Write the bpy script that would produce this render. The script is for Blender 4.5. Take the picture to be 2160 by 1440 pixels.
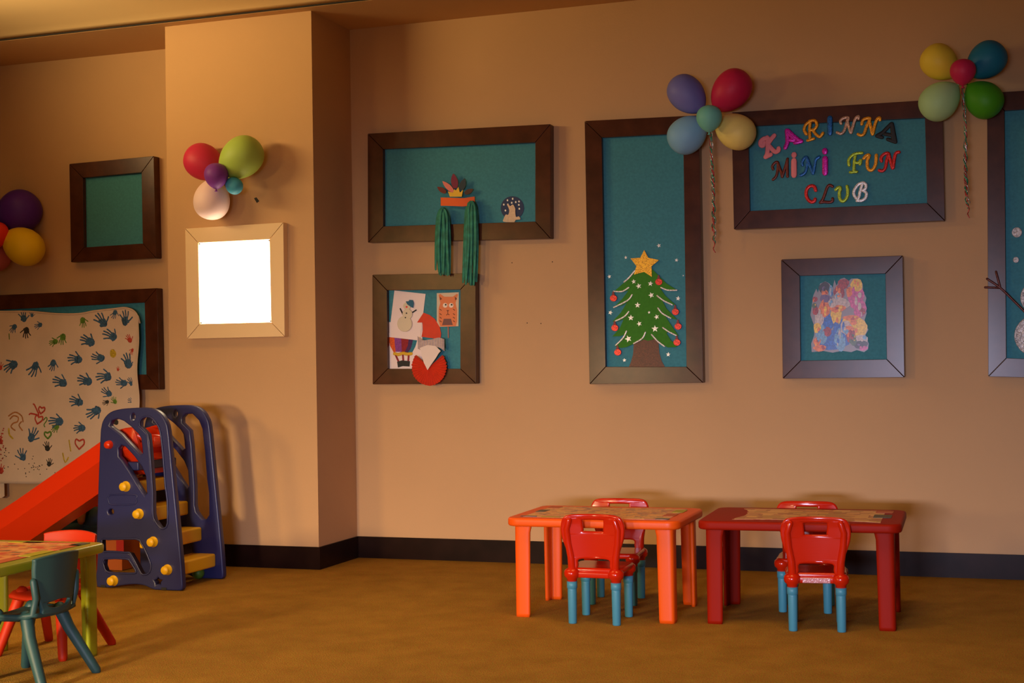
import bpy, bmesh, math, random
from mathutils import Vector, Matrix
random.seed(7)
D = bpy.data
SC = bpy.context.scene
COL = SC.collection
for o in list(D.objects): D.objects.remove(o)

# ------------------------------------------------------------------ camera
FPX, YAW, PITCH, ROLL, EYE = 2950.0, .336, -.0147, .0165, 1.5
cy, sy = math.cos(YAW), math.sin(YAW)
cp, sp = math.cos(PITCH), math.sin(PITCH)
cr, sr = math.cos(ROLL), math.sin(ROLL)
fwd0, right0, up0 = Vector((-sy, cy, 0)), Vector((cy, sy, 0)), Vector((0, 0, 1))
FW = cp*fwd0 - sp*up0
UP0 = cp*up0 + sp*fwd0
RT = cr*right0 - sr*UP0
UP = sr*right0 + cr*UP0
EYEP = Vector((0, 0, EYE))
cam = D.cameras.new('camera'); camo = D.objects.new('camera', cam); COL.objects.link(camo)
cam.sensor_width = 36; cam.lens = 36*FPX/2160; cam.clip_end = 100
m = Matrix((RT, UP, -FW)).transposed().to_4x4(); m.translation = EYEP
camo.matrix_world = m
SC.camera = camo

def ray(px, py): return RT*(px-1080) - UP*(py-720) + FW*FPX
def at(px, py, Y):
    d = ray(px, py); return EYEP + d*(Y/d.y)
def atz(px, py, z=0.0):
    d = ray(px, py); return EYEP + d*((z-EYE)/d.z)

# ------------------------------------------------------------------ light
def area(name, loc, target, sx, sy_, power, col, spread=180):
    l = D.lights.new(name, 'AREA'); l.shape = 'RECTANGLE'; l.size = sx; l.size_y = sy_
    l.energy = power; l.color = col; l.spread = math.radians(spread)
    o = D.objects.new(name, l); COL.objects.link(o); o.location = loc
    o.rotation_euler = (Vector(target)-Vector(loc)).to_track_quat('-Z', 'Y').to_euler()
    return o
w = D.worlds.new('room_ambient'); SC.world = w; w.use_nodes = True
w.node_tree.nodes['Background'].inputs[0].default_value = (1.0, .55, .14, 1)
w.node_tree.nodes['Background'].inputs[1].default_value = .045
area('floor_lamp_left', (-4.9, .6, 1.45), (-4.9, 9.9, -3.0), .45, .45, 90, (1, .72, .38), 72)
area('wall_lamp_far_left', (-7.4, 1.2, 2.7), (-3.0, 9.5, -1.8), .8, .8, 30, (1, .62, .20), 74)
area('doorway_daylight', (-.9, -2.6, 1.25), (-1.5, 9.9, -4.2), 1.7, .35, 168, (.86, .87, 1.20), 74)
area('window_daylight', (-1.2, -2.9, 1.8), (-1.2, 9.9, 1.8), 2.8, 1.8, 44, (1.0, .93, .90))
area('ceiling_cove', (-7.6, 6.6, 3.75), (-6.0, 8.3, 4.25), 1.6, .3, 34, (1, .70, .30), 90)
area('ceiling_downlight', (-4.6, 7.0, 4.1), (-4.6, 7.1, 0), 1.6, .8, 19, (1, .60, .18), 110)
area('ceiling_downlight', (-1.2, 6.6, 4.1), (-1.2, 6.7, 0), 1.6, .8, 23, (1, .60, .18), 110)
SC.view_settings.view_transform = 'Standard'
SC.view_settings.look = 'None'
SC.view_settings.gamma = 1
SC.view_settings.use_curve_mapping = False
SC.view_settings.exposure = -0.15

# ------------------------------------------------------------------ materials
MATS = {}
def mat(name, col, rough=.5, var=0.0, scale=20, bump=0.0, bscale=200, coat=0.0, emit=0.0, metal=0.0, spec=.5, sss=0.0, glitter=0):
    if name in MATS: return MATS[name]
    m = D.materials.new(name); m.use_nodes = True
    nt = m.node_tree; b = nt.nodes['Principled BSDF']
    b.inputs['Base Color'].default_value = (*col, 1)
    b.inputs['Roughness'].default_value = rough
    b.inputs['Metallic'].default_value = metal
    b.inputs['Specular IOR Level'].default_value = spec
    b.inputs['Coat Weight'].default_value = coat
    b.inputs['Coat Roughness'].default_value = .12
    tc = nt.nodes.new('ShaderNodeTexCoord')
    if var:
        n = nt.nodes.new('ShaderNodeTexNoise'); n.inputs['Scale'].default_value = scale; n.inputs['Detail'].default_value = 5
        r = nt.nodes.new('ShaderNodeMapRange'); r.inputs[3].default_value = 1-var; r.inputs[4].default_value = 1+var
        r.inputs[1].default_value = .3; r.inputs[2].default_value = .7
        v = nt.nodes.new('ShaderNodeVectorMath'); v.operation = 'SCALE'; v.inputs[0].default_value = col
        nt.links.new(tc.outputs['Object'], n.inputs['Vector']); nt.links.new(n.outputs[0], r.inputs[0])
        nt.links.new(r.outputs[0], v.inputs['Scale']); nt.links.new(v.outputs[0], b.inputs['Base Color'])
    if glitter:
        vo = nt.nodes.new('ShaderNodeTexVoronoi'); vo.inputs['Scale'].default_value = glitter
        nt.links.new(tc.outputs['Object'], vo.inputs['Vector'])
        mr = nt.nodes.new('ShaderNodeMapRange'); mr.inputs[3].default_value = .55; mr.inputs[4].default_value = 1.7
        sp_ = nt.nodes.new('ShaderNodeSeparateColor'); nt.links.new(vo.outputs['Color'], sp_.inputs[0])
        nt.links.new(sp_.outputs[0], mr.inputs[0])
        v = nt.nodes.new('ShaderNodeVectorMath'); v.operation = 'SCALE'; v.inputs[0].default_value = col
        nt.links.new(mr.outputs[0], v.inputs['Scale']); nt.links.new(v.outputs[0], b.inputs['Base Color'])
        bp = nt.nodes.new('ShaderNodeBump'); bp.inputs['Strength'].default_value = .8; bp.inputs['Distance'].default_value = .004
        nt.links.new(sp_.outputs[1], bp.inputs['Height']); nt.links.new(bp.outputs[0], b.inputs['Normal'])
        b.inputs['Roughness'].default_value = .35; b.inputs['Metallic'].default_value = .3
    if bump:
        n2 = nt.nodes.new('ShaderNodeTexNoise'); n2.inputs['Scale'].default_value = bscale; n2.inputs['Detail'].default_value = 4
        bp = nt.nodes.new('ShaderNodeBump'); bp.inputs['Strength'].default_value = bump; bp.inputs['Distance'].default_value = .01
        nt.links.new(tc.outputs['Object'], n2.inputs['Vector']); nt.links.new(n2.outputs[0], bp.inputs['Height'])
        nt.links.new(bp.outputs[0], b.inputs['Normal'])
    if emit:
        b.inputs['Emission Color'].default_value = (*col, 1); b.inputs['Emission Strength'].default_value = emit
    MATS[name] = m
    return m

M_wall = mat('wall_paint', (.60, .36, .175), .85, var=.03, scale=1.3, bump=.08, bscale=60)
M_ceil = mat('ceiling_paint', (.70, .50, .26), .9)
M_base = mat('baseboard_wood', (.016, .006, .004), .35, var=.3, scale=6, spec=.12)
M_wood = mat('frame_wood', (.072, .020, .008), .27, var=.25, scale=9, spec=.27)
M_seam = mat('seam_shadow', (.008, .004, .003), .8)
M_board = mat('board_cloth', (.050, .250, .31), .85, var=.10, scale=60, bump=.1, bscale=500)
M_cream = mat('lamp_frame_cream', (.86, .62, .34), .5)
M_lampglass = mat('lamp_glass', (1.0, .80, .50), .3, emit=11)

def carpet():
    m = mat('carpet', (.22, .11, .022), .95)
    nt = m.node_tree; b = nt.nodes['Principled BSDF']; tc = nt.nodes['Texture Coordinate']
    n1 = nt.nodes.new('ShaderNodeTexNoise'); n1.inputs['Scale'].default_value = 5.0; n1.inputs['Detail'].default_value = 8
    n2 = nt.nodes.new('ShaderNodeTexNoise'); n2.inputs['Scale'].default_value = 130; n2.inputs['Detail'].default_value = 3
    r1 = nt.nodes.new('ShaderNodeValToRGB')
    r1.color_ramp.elements[0].position = .3; r1.color_ramp.elements[0].color = (.29, .15, .022, 1)
    r1.color_ramp.elements[1].position = .7; r1.color_ramp.elements[1].color = (.37, .195, .032, 1)
    mx = nt.nodes.new('ShaderNodeMix'); mx.data_type = 'RGBA'; mx.blend_type = 'OVERLAY'; mx.inputs[0].default_value = .7
    vo = nt.nodes.new('ShaderNodeTexVoronoi'); vo.inputs['Scale'].default_value = 26
    th = nt.nodes.new('ShaderNodeMath'); th.operation = 'LESS_THAN'; th.inputs[1].default_value = .07
    m2 = nt.nodes.new('ShaderNodeMix'); m2.data_type = 'RGBA'; m2.inputs[7].default_value = (.42, .26, .11, 1)
    for n in (n1, n2, vo): nt.links.new(tc.outputs['Object'], n.inputs['Vector'])
    nt.links.new(n1.outputs[0], r1.inputs[0]); nt.links.new(r1.outputs[0], mx.inputs[6]); nt.links.new(n2.outputs[1], mx.inputs[7])
    nt.links.new(mx.outputs[2], m2.inputs[6]); nt.links.new(vo.outputs['Distance'], th.inputs[0])
    sc = nt.nodes.new('ShaderNodeMath'); sc.operation = 'MULTIPLY'; sc.inputs[1].default_value = .35
    nt.links.new(th.outputs[0], sc.inputs[0]); nt.links.new(sc.outputs[0], m2.inputs[0])
    nt.links.new(m2.outputs[2], b.inputs['Base Color'])
    bp = nt.nodes.new('ShaderNodeBump'); bp.inputs['Strength'].default_value = .6; bp.inputs['Distance'].default_value = .01
    nt.links.new(n2.outputs[0], bp.inputs['Height']); nt.links.new(bp.outputs[0], b.inputs['Normal'])
    b.inputs['Specular IOR Level'].default_value = .1
    return m
M_carpet = carpet()

# ------------------------------------------------------------------ helpers
def link(name, me, mt, parent=None, loc=None, smooth=False, bevel=0.0, segs=2):
    o = D.objects.new(name, me); COL.objects.link(o)
    if mt: me.materials.clear(); me.materials.append(mt)
    if loc is not None: o.location = loc
    if parent: o.parent = parent
    if smooth:
        for p in me.polygons: p.use_smooth = True
    if bevel:
        b = o.modifiers.new('b', 'BEVEL'); b.width = bevel; b.segments = segs; b.limit_method = 'ANGLE'
        for p in me.polygons: p.use_smooth = True
        wn = o.modifiers.new('n', 'WEIGHTED_NORMAL')
    return o
def bmesh_obj(name, bm, mt, parent=None, **k):
    bmesh.ops.recalc_face_normals(bm, faces=bm.faces)
    me = D.meshes.new(name); bm.to_mesh(me); bm.free()
    return link(name, me, mt, parent, **k)
def tag(o, label, cat, group=None, kind=None):
    if label: o['label'] = label
    if cat: o['category'] = cat
    if group: o['group'] = group
    if kind: o['kind'] = kind
    return o
def wpos(o):
    p = Vector()
    while o: p += o.matrix_basis.translation; o = o.parent
    return p
def empty(name, loc, rz=0.0):
    o = D.objects.new(name, None); COL.objects.link(o); o.location = loc; o.rotation_euler = (0, 0, rz)
    o.empty_display_size = .1
    return o
def struct(o): o['kind'] = 'structure'; return o
def copy_tree(o, parent=None):
    c = o.copy(); COL.objects.link(c); c.parent = parent
    for ch in list(o.children): copy_tree(ch, c)
    return c
def box(bm, x0, x1, y0, y1, z0, z1):
    vs = [bm.verts.new((x, y, z)) for x in (x0, x1) for y in (y0, y1) for z in (z0, z1)]
    for f in ((0,1,3,2),(4,6,7,5),(0,4,5,1),(2,3,7,6),(0,2,6,4),(1,5,7,3)): bm.faces.new([vs[i] for i in f])
def boxo(name, mt, x0, x1, y0, y1, z0, z1, parent=None, **k):
    bm = bmesh.new(); box(bm, x0, x1, y0, y1, z0, z1); return bmesh_obj(name, bm, mt, parent, **k)
def smoothp(pts, n=6, closed=True):
    out = []; N = len(pts)
    rng = range(N) if closed else range(N-1)
    for i in rng:
        g = (lambda k: pts[k % N]) if closed else (lambda k: pts[max(0, min(N-1, k))])
        p0, p1, p2, p3 = g(i-1), g(i), g(i+1), g(i+2)
        for j in range(n):
            t = j/n
            out.append(tuple(.5*((2*p1[a]) + (-p0[a]+p2[a])*t + (2*p0[a]-5*p1[a]+4*p2[a]-p3[a])*t*t + (-p0[a]+3*p1[a]-3*p2[a]+p3[a])*t**3) for a in range(2)))
    if not closed: out.append(tuple(pts[-1]))
    return out
def plate_mesh(loops, half, bevel=0.0, res=2):
    """filled 2-D outline (u,v) with holes -> solid, local x=u, z=v, thickness along y (-half..half)"""
    cu = D.curves.new('tmp', 'CURVE'); cu.dimensions = '2D'; cu.fill_mode = 'BOTH'
    cu.extrude = max(half-bevel, 1e-5); cu.bevel_depth = bevel; cu.bevel_resolution = res; cu.offset = -bevel
    for lp in loops:
        s = cu.splines.new('POLY'); s.points.add(len(lp)-1); s.use_cyclic_u = True
        for i, (u, v) in enumerate(lp): s.points[i].co = (u, v, 0, 1)
    o = D.objects.new('tmp', cu); COL.objects.link(o)
    dg = bpy.context.evaluated_depsgraph_get()
    me = D.meshes.new_from_object(o.evaluated_get(dg))
    D.objects.remove(o); D.curves.remove(cu)
    me.transform(Matrix(((1,0,0,0),(0,0,-1,0),(0,1,0,0),(0,0,0,1))))
    return me
def plate(name, mt, loops, half, y, parent=None, bevel=0.0, smooth=False, origin=(0, 0)):
    """loops in world (x,z); plane centre at world y"""
    me = plate_mesh([[(u-origin[0], v-origin[1]) for u, v in lp] for lp in loops], half, bevel)
    o = link(name, me, mt, parent)
    base = Vector((origin[0], y, origin[1]))
    o.location = base - wpos(parent)
    if smooth:
        for p in me.polygons: p.use_smooth = len(p.vertices) == 4 or bevel > 0
    return o
def P(pts, Y): return [(lambda q: (q.x, q.z))(at(x, y, Y)) for x, y in pts]
def centre(lp):
    return (sum(p[0] for p in lp)/len(lp), sum(p[1] for p in lp)/len(lp))
def decal(name, mt, pts, Y, th=.003, parent=None, sm=0, holes=(), bevel=0.0):
    """flat cut-out whose outline is given by picture points on the plane Y"""
    pts = smoothp(pts, sm) if sm else pts
    lps = [P(pts, Y)] + [P(h, Y) for h in holes]
    c = centre(lps[0])
    return plate(name, mt, lps, th/2, Y-th/2, parent, bevel=bevel, origin=c)
def tube_mesh(paths, r, flat=1.0, nseg=8, taper=None, normal='y'):
    """round capped tubes along 3-D paths; flattened along y by flat about each point"""
    bm = bmesh.new()
    for pth in paths:
        pth = [Vector(p) for p in pth]; N = len(pth); rings = []
        for i, p in enumerate(pth):
            t = (pth[min(i+1, N-1)] - pth[max(i-1, 0)]); t = t.normalized() if t.length > 1e-9 else Vector((0, 0, 1))
            ref = Vector((0, 1, 0)) if abs(t.y) < .9 else Vector((1, 0, 0))
            a = t.cross(ref).normalized(); b = t.cross(a).normalized()
            rr = r if taper is None else r*taper(i/(N-1) if N > 1 else 0)
            rings.append((p, a, b, rr, t))
        def ring(p, a, b, rr):
            return [bm.verts.new(p + (a*math.cos(2*math.pi*k/nseg) + b*math.sin(2*math.pi*k/nseg)*flat)*rr) for k in range(nseg)]
        seq = []
        p, a, b, rr, t = rings[0]
        for s, c in ((.95, .3), (.7, .72)): seq.append(ring(p - t*rr*s, a, b, rr*c))
        for p, a, b, rr, t in rings: seq.append(ring(p, a, b, rr))
        for s, c in ((.7, .72), (.95, .3)): seq.append(ring(p + t*rr*s, a, b, rr*c))
        for r0, r1 in zip(seq, seq[1:]):
            for k in range(nseg): bm.faces.new((r0[k], r0[(k+1) % nseg], r1[(k+1) % nseg], r1[k]))
        bm.faces.new(seq[0][::-1]); bm.faces.new(seq[-1])
    bmesh.ops.recalc_face_normals(bm, faces=bm.faces)
    me = D.meshes.new('tube'); bm.to_mesh(me); bm.free()
    for p in me.polygons: p.use_smooth = True
    return me
def strokes(name, mt, lines, rpx, Y, th=.004, parent=None, loose=False, sm=4, nseg=8):
    """flattened puffed strokes following picture points on the plane Y"""
    pths = []
    for ln in lines:
        q = smoothp(ln, sm, closed=False) if len(ln) > 2 and sm else ln
        if len(q) == 1: q = [q[0], (q[0][0], q[0][1]+.3)]
        pths.append([at(x, y, Y) for x, y in q])
    r = rpx*(at(lines[0][0][0]+1, lines[0][0][1], Y)-at(*lines[0][0], Y)).length
    allp = [p for q in pths for p in q]
    c = sum(allp, Vector())/len(allp)
    me = tube_mesh([[p-c for p in q] for q in pths], r, flat=th/2/r, nseg=nseg)
    o = link(name, me, mt, parent)
    o.location = c - Vector((0, th/2, 0)) - wpos(parent)
    return o
def lathe(name, prof, mt, parent=None, n=24, loc=(0, 0, 0), rot=None):
    bm = bmesh.new(); rings = []
    for r, z in prof:
        rings.append([bm.verts.new((r*math.cos(2*math.pi*k/n), r*math.sin(2*math.pi*k/n), z)) for k in range(n)] if r > 1e-6 else [bm.verts.new((0, 0, z))])
    for a, b in zip(rings, rings[1:]):
        for k in range(n):
            if len(a) == 1 and len(b) == 1: continue
            if len(a) == 1: bm.faces.new((a[0], b[k], b[(k+1) % n]))
            elif len(b) == 1: bm.faces.new((a[k], a[(k+1) % n], b[0]))
            else: bm.faces.new((a[k], a[(k+1) % n], b[(k+1) % n], b[k]))
    o = bmesh_obj(name, bm, mt, parent, smooth=True, loc=loc)
    if rot: o.rotation_euler = rot
    return o

# ------------------------------------------------------------------ room shell
WY, PY, CZ = 9.9, 9.25, 4.12          # wall plane, column face, soffit height
XL, XR = -16.0, 9.0
cx0 = at(355, 600, PY).x; cx1 = at(666, 700, PY).x
wx = at(738, 700, WY).x
bm = bmesh.new(); box(bm, XL, XR, -5, WY+.3, -.1, 0); struct(bmesh_obj('floor', bm, M_carpet))
struct(boxo('wall_back', M_wall, cx1-.3, XR, WY, WY+.2, 0, 4.6))
struct(boxo('wall_back_left', M_wall, XL, cx0+.3, WY, WY+.2, 0, 4.6))
struct(boxo('wall_column', M_wall, cx0, cx1, PY, WY+.15, 0, CZ))
EY = atz(345, 49, CZ).y
struct(boxo('ceiling', M_wall, XL, XR, EY, WY+.2, CZ, 4.5))
struct(boxo('shadow_strip_1', M_seam, XL, XR, EY-.012, EY, CZ+.002, CZ+.012))  # dark strip coloured as the shade in the groove along the soffit edge
# upper ceiling, curving up out of the soffit edge
bm = bmesh.new(); prev = None
prof = [(EY-.012, CZ+.012), (EY-.05, CZ+.03), (EY-.14, CZ+.05), (EY-.35, CZ+.075), (EY-1.0, CZ+.10), (2.0, CZ+.12), (-5, CZ+.12)]
for y, z in prof:
    cur = (bm.verts.new((XL, y, z)), bm.verts.new((XR, y, z)))
    if prev: bm.faces.new((prev[0], prev[1], cur[1], cur[0]))
    prev = cur
upc = bmesh_obj('ceiling_upper', bm, M_ceil, smooth=True); struct(upc)
sol = upc.modifiers.new('s', 'SOLIDIFY'); sol.thickness = .05; sol.offset = 1
BH = .165
struct(boxo('baseboard_back', M_base, cx1+.015, XR, WY-.015, WY, 0, BH))
struct(boxo('baseboard_left', M_base, XL, cx0-.015, WY-.015, WY, 0, BH))
bm = bmesh.new(); box(bm, cx0-.015, cx1+.015, PY-.015, PY, 0, BH); box(bm, cx1, cx1+.015, PY, WY, 0, BH); box(bm, cx0-.015, cx0, PY, WY, 0, BH)
struct(bmesh_obj('baseboard_column', bm, M_base))

# ------------------------------------------------------------------ picture frames
FD = .085
def quad_rail(name, o4, i4, k, y0, y1, mt, parent, base):
    a, b = o4[k], o4[(k+1) % 4]; c, d = i4[(k+1) % 4], i4[k]
    # recess the mitre a hair so the joint shows
    def sh(p, q, t): return (p[0]+(q[0]-p[0])*t, p[1]+(q[1]-p[1])*t)
    g = .0022/ max(1e-6, math.dist(a, b))
    a2, b2 = sh(a, b, g), sh(b, a, g); g2 = .0022/max(1e-6, math.dist(c, d)); c2, d2 = sh(c, d, g2), sh(d, c, g2)
    bm = bmesh.new()
    lo = [bm.verts.new((p[0]-base.x, y0-base.y, p[1]-base.z)) for p in (a2, b2, c2, d2)]
    hi = [bm.verts.new((p[0]-base.x, y1-base.y, p[1]-base.z)) for p in (a2, b2, c2, d2)]
    bm.faces.new(lo[::-1]); bm.faces.new(hi)
    for i in range(4): bm.faces.new((lo[i], lo[(i+1) % 4], hi[(i+1) % 4], hi[i]))
    return bmesh_obj(name, bm, mt, parent, bevel=.002, segs=2)
def picture_frame(outer, inner, label, Y=WY, depth=FD, wood=M_wood, board=M_board, group='dark framed teal display boards', name='picture_frame', cat='display board', bname='board'):
    o4 = P(outer, Y-depth); i4 = P(inner, Y-depth)
    c = centre(o4); base = Vector((c[0], Y, c[1]))
    t = empty(name, base); tag(t, label, cat, group)
    for k in range(4):
        quad_rail('frame_rail', o4, i4, k, Y-depth, Y-.001, wood, t, base)
    if board:
        i5 = [(c[0]+(p[0]-c[0])*1.03, c[1]+(p[1]-c[1])*1.03) for p in i4]
        bm = bmesh.new()
        lo = [bm.verts.new((p[0]-base.x, -.045, p[1]-base.z)) for p in i5]; hi = [bm.verts.new((p[0]-base.x, -.003, p[1]-base.z)) for p in i5]
        bm.faces.new(lo); bm.faces.new(hi[::-1])
        for i in range(4): bm.faces.new((lo[i], hi[i], hi[(i+1) % 4], lo[(i+1) % 4]))
        bmesh_obj(bname, bm, board, t)
    return t
BY = WY-.045      # face of the boards
picture_frame([(775.5,281.8),(1161,261.6),(1161,502.5),(776,511.5)], [(807.8,314.4),(1129,300),(1129,467),(808.4,477.3)], 'wide dark brown framed teal board with feather headband hanging on it')
picture_frame([(785.3,579.3),(1003,576),(1004,809),(786,810.5)], [(816,612),(971,610.6),(971,777.5),(817.8,777.5)], 'small square dark brown framed teal board crowded with paper crafts')
picture_frame([(1233,255),(1474,243),(1483,807),(1243.5,810)], [(1269,290),(1441,281),(1448,773.4),(1277.4,773.4)], 'tall dark brown framed teal board holding the felt Christmas tree')
picture_frame([(1543,237),(1988,209),(1993,465),(1548,483.5)], [(1578,266),(1951,248),(1955.6,428),(1581.8,444.8)], 'wide dark framed teal board carrying three rows of coloured letters')
picture_frame([(1647.4,547),(1904,538.8),(1908,795.5),(1651,798.4)], [(1686.7,581.5),(1867.6,576.7),(1870.5,757.6),(1688.6,760.5)], 'square greyish brown framed teal board holding one multicoloured sticker')
picture_frame([(2082,196),(2330,181),(2336,800),(2084.5,794)], [(2118.6,233),(2294,221),(2300,762),(2122.7,755)], 'tall dark framed teal board with snowman at the right picture edge')
picture_frame([(146,345.6),(324,329),(329,544),(149.8,553)], [(174.4,374.7),(298.4,363.4),(301,513.4),(176.8,521.8)], 'small square dark framed teal board left empty, left of the column')
picture_frame([(-110,627),(331,607.5),(336,821.5),(-108,823)], [(-78,657),(305,637.7),(308.7,789.6),(-76,792)], 'wide dark framed teal board half covered by handprint sheet')

# wall lamp on the column
lamp = picture_frame([(390.4,482),(597.5,469),(600.4,709.5),(394.3,714.4)], [(417.6,511.8),(568.3,504.4),(571.8,679.4),(421,683)],
    'square cream wall lamp glowing white on the column', Y=PY, depth=.065, wood=M_cream, board=None, group=None, name='wall_lamp', cat='lamp')
ip = P([(417.6,511.8),(568.3,504.4),(571.8,679.4),(421,683)], PY-.065)
lb = lamp.location
bm = bmesh.new()
q = [Vector((p[0]-lb.x, 0, p[1]-lb.z)) for p in ip]; qc = sum(q, Vector())/4
q = [qc+(p-qc)*1.0 for p in q]
lo = [bm.verts.new(p+Vector((0, -.052, 0))) for p in q]; hi = [bm.verts.new(p+Vector((0, -.046, 0))) for p in q]; 
bm.faces.new(lo); bm.faces.new(hi[::-1])
for i in range(4): bm.faces.new((lo[i], hi[i], hi[(i+1) % 4], lo[(i+1) % 4]))
bmesh_obj('lamp_glass', bm, M_lampglass, lamp)
M_clip = mat('lamp_clip', (.25, .17, .06), .4, metal=.6)
for i, p in enumerate(q):
    d = (qc-p).normalized()*.011
    lathe('glass_clip', [(0, 0), (.006, .001), (.006, .006), (0, .007)], M_clip, lamp, n=10, loc=p+d+Vector((0, -.052, 0)), rot=(math.pi/2, 0, 0))
def wire(a, b, r=.0012):
    a, b = Vector(a), Vector(b); me = tube_mesh([[a, b]], r, nseg=6); return me
for a, b in ((q[0]+(qc-q[0])*.05, q[0]+(qc-q[0])*.22), (qc-Vector((.03, 0, -.035)), qc+Vector((.05, 0, -.06)))):
    link('glass_scratch', wire(a+Vector((0, -.0535, 0)), b+Vector((0, -.0535, 0)), .0012), M_clip, lamp)
# black tape on the column and nail specks on the wall
M_black = mat('black_tape', (.012, .008, .006), .6)
tag(decal('tape_scrap', M_black, [(536,418),(541,416),(547,424),(542,428)], PY, .002), 'tiny black scrap of tape above the glowing wall lamp', 'tape')
for (x, y, lab) in ((1080,554,'tiny nail hole in bare wall, upper one beside the headband board'),(1165,552,'tiny nail hole in bare wall below the corner of the headband board'),(1112,681,'tiny nail hole, left one of the lower pair in bare wall'),(1141,682,'tiny nail hole, right one of the lower pair in bare wall')):
    p = at(x, y, WY); o = lathe('nail_hole', [(0, 0), (.004, 0), (.003, .002), (0, .003)], M_black, None, n=8, loc=p, rot=(math.pi/2, 0, 0))
    tag(o, lab, 'nail hole', 'nail holes in bare wall')

# ------------------------------------------------------------------ felt tree
def C6(pts): return [(1220+x/4.236, 480+y/4.236) for x, y in pts]
M_green = mat('felt_green', (.050, .24, .018), .9, var=.08, scale=40, bump=.2, bscale=400)
M_trunk = mat('glitter_brown', (.06, .012, .004), .5, glitter=260)
M_gold = mat('glitter_gold', (.85, .42, .025), .4, glitter=240)
M_silver = mat('glitter_silver', (.85, .82, .78), .4, glitter=300)
M_redg = mat('glitter_red', (.60, .035, .02), .4, glitter=240)
tb = at(1365, 772, BY)
tree = empty('felt_tree', tb); tag(tree, 'green felt Christmas tree cut-out with silver stars and red baubles', 'decoration')
decal('trunk', M_trunk, C6([(500,960),(495,1050),(490,1130),(470,1200),(452,1245),(775,1245),(745,1190),(725,1120),(718,1040),(715,960)]), BY, .004, tree)
fol = [(540,380),(665,375),(720,430),(790,500),(880,555),(850,567),(800,565),(745,540),(735,545),(780,610),(870,690),(830,690),(780,662),(750,650),(790,725),(885,822),(840,812),(790,780),(775,785),(830,870),(897,966),(860,960),(800,930),(790,945),(830,1010),(893,1050),(870,1068),(800,1070),(745,1040),(690,985),(655,1003),(620,1010),(588,998),(560,1010),(500,1035),(430,1068),(380,1075),(330,1060),(385,1015),(415,955),(370,970),(305,972),(370,900),(405,820),(350,838),(305,840),(380,760),(435,670),(390,695),(315,715),(390,640),(450,560),(400,575),(318,572),(410,490),(500,400)]
decal('foliage', M_green, C6(fol), BY-.004, .006, tree)
def star_pts(cx, cy, r, rot=0, k=.42):
    return [(cx+(r if i % 2 == 0 else r*k)*math.sin(math.pi*i/5+rot), cy-(r if i % 2 == 0 else r*k)*math.cos(math.pi*i/5+rot)) for i in range(10)]
decal('tree_star', M_gold, C6([(590,200),(625,268),(722,290),(655,345),(658,440),(588,395),(498,420),(520,345),(468,275),(555,268)]), BY-.010, .006, tree)
gl = [[(505,385),(450,450),(410,485)],[(318,568),(390,570),(450,535)],[(480,600),(440,650),(318,712)],[(450,750),(410,795),(330,835)],[(430,925),(400,985),(335,1050)],[(600,935),(570,990),(495,1035)],
      [(740,535),(800,558),(880,558)],[(705,608),(760,650),(838,688)],[(712,718),(750,765),(825,808)],[(755,893),(810,930),(875,963)],[(655,955),(710,1015),(770,1060)]]
for g in gl: strokes('garland', M_silver, [C6(g)], 1.6, BY-.010, .005, tree)
for (x, y, r) in ((495,482,22),(540,522,26),(645,500,25),(652,603,27),(530,692,27),(633,757,14),(700,797,24),(470,805,28),(545,858,24),(685,903,32),(447,993,32)):
    decal('silver_star', M_silver, C6(star_pts(x, y, r, random.uniform(-.4, .4))), BY-.010, .003, tree)
for (x, y, r, lab) in ((720,160,20,'topmost silver star sticker above the felt tree'),(424,267,16,'silver star sticker just left of the golden tree star'),(878,290,18,'silver star sticker right of the golden tree star'),
    (278,437,19,'silver star sticker above the upper left bauble of the tree'),(938,428,8,'tiny silver star sticker against the right rail of the tree board'),(892,632,22,'silver star sticker above the right hand baubles'),
    (287,758,22,'silver star sticker between the two left baubles'),(804,1133,21,'silver star sticker right of the brown felt trunk'),(412,1184,18,'silver star sticker left of the brown felt trunk')):
    o = decal('silver_star', M_silver, C6(star_pts(x, y, r, random.uniform(-.4, .4))), BY, .003)
    tag(o, lab, 'star sticker', 'silver stars around the felt tree')
for (x, y) in ((720,485),(315,630),(868,752),(892,882),(327,895),(882,1025),(353,1113)):
    t = decal('bauble', M_redg, C6([(x+32*math.cos(a*math.pi/8), y+30*math.sin(a*math.pi/8)) for a in range(16)]), BY-.010, .006, tree, bevel=.002)
    decal('bauble_cap', mat('dark_red', (.22, .012, .010), .5), C6([(x-8,y-60),(x+2,y-62),(x+14,y-20),(x-18,y-20)]), BY-.010, .005, t)

# ------------------------------------------------------------------ letters
def L1(pts): return [(1590+x/8.47, 230+y/8.47) for x, y in pts]
def L2(pts): return [(1740+x/8.47, 230+y/8.47) for x, y in pts]
def L3(pts): return [(1690+x/14.4, 380+y/14.4) for x, y in pts]
M_pinkf = mat('foam_pink', (.92, .28, .30), .7)
M_mag = mat('glitter_magenta', (.62, .010, .42), .4, glitter=260)
M_org = mat('glitter_orange', (.90, .36, .015), .4, glitter=260)
M_blu = mat('glitter_blue', (.012, .13, .42), .4, glitter=260)
M_crm = mat('glitter_cream', (.60, .38, .27), .5, glitter=260)
M_blk = mat('foam_black', (.010, .010, .011), .6)
M_brn = mat('glitter_rust', (.15, .022, .010), .4, glitter=260)
M_lim = mat('glitter_lime', (.42, .58, .04), .4, glitter=260)
M_redl = mat('glitter_scarlet', (.66, .022, .018), .4, glitter=260)
M_wht = mat('glitter_white', (.90, .88, .88), .4, glitter=260)
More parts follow.
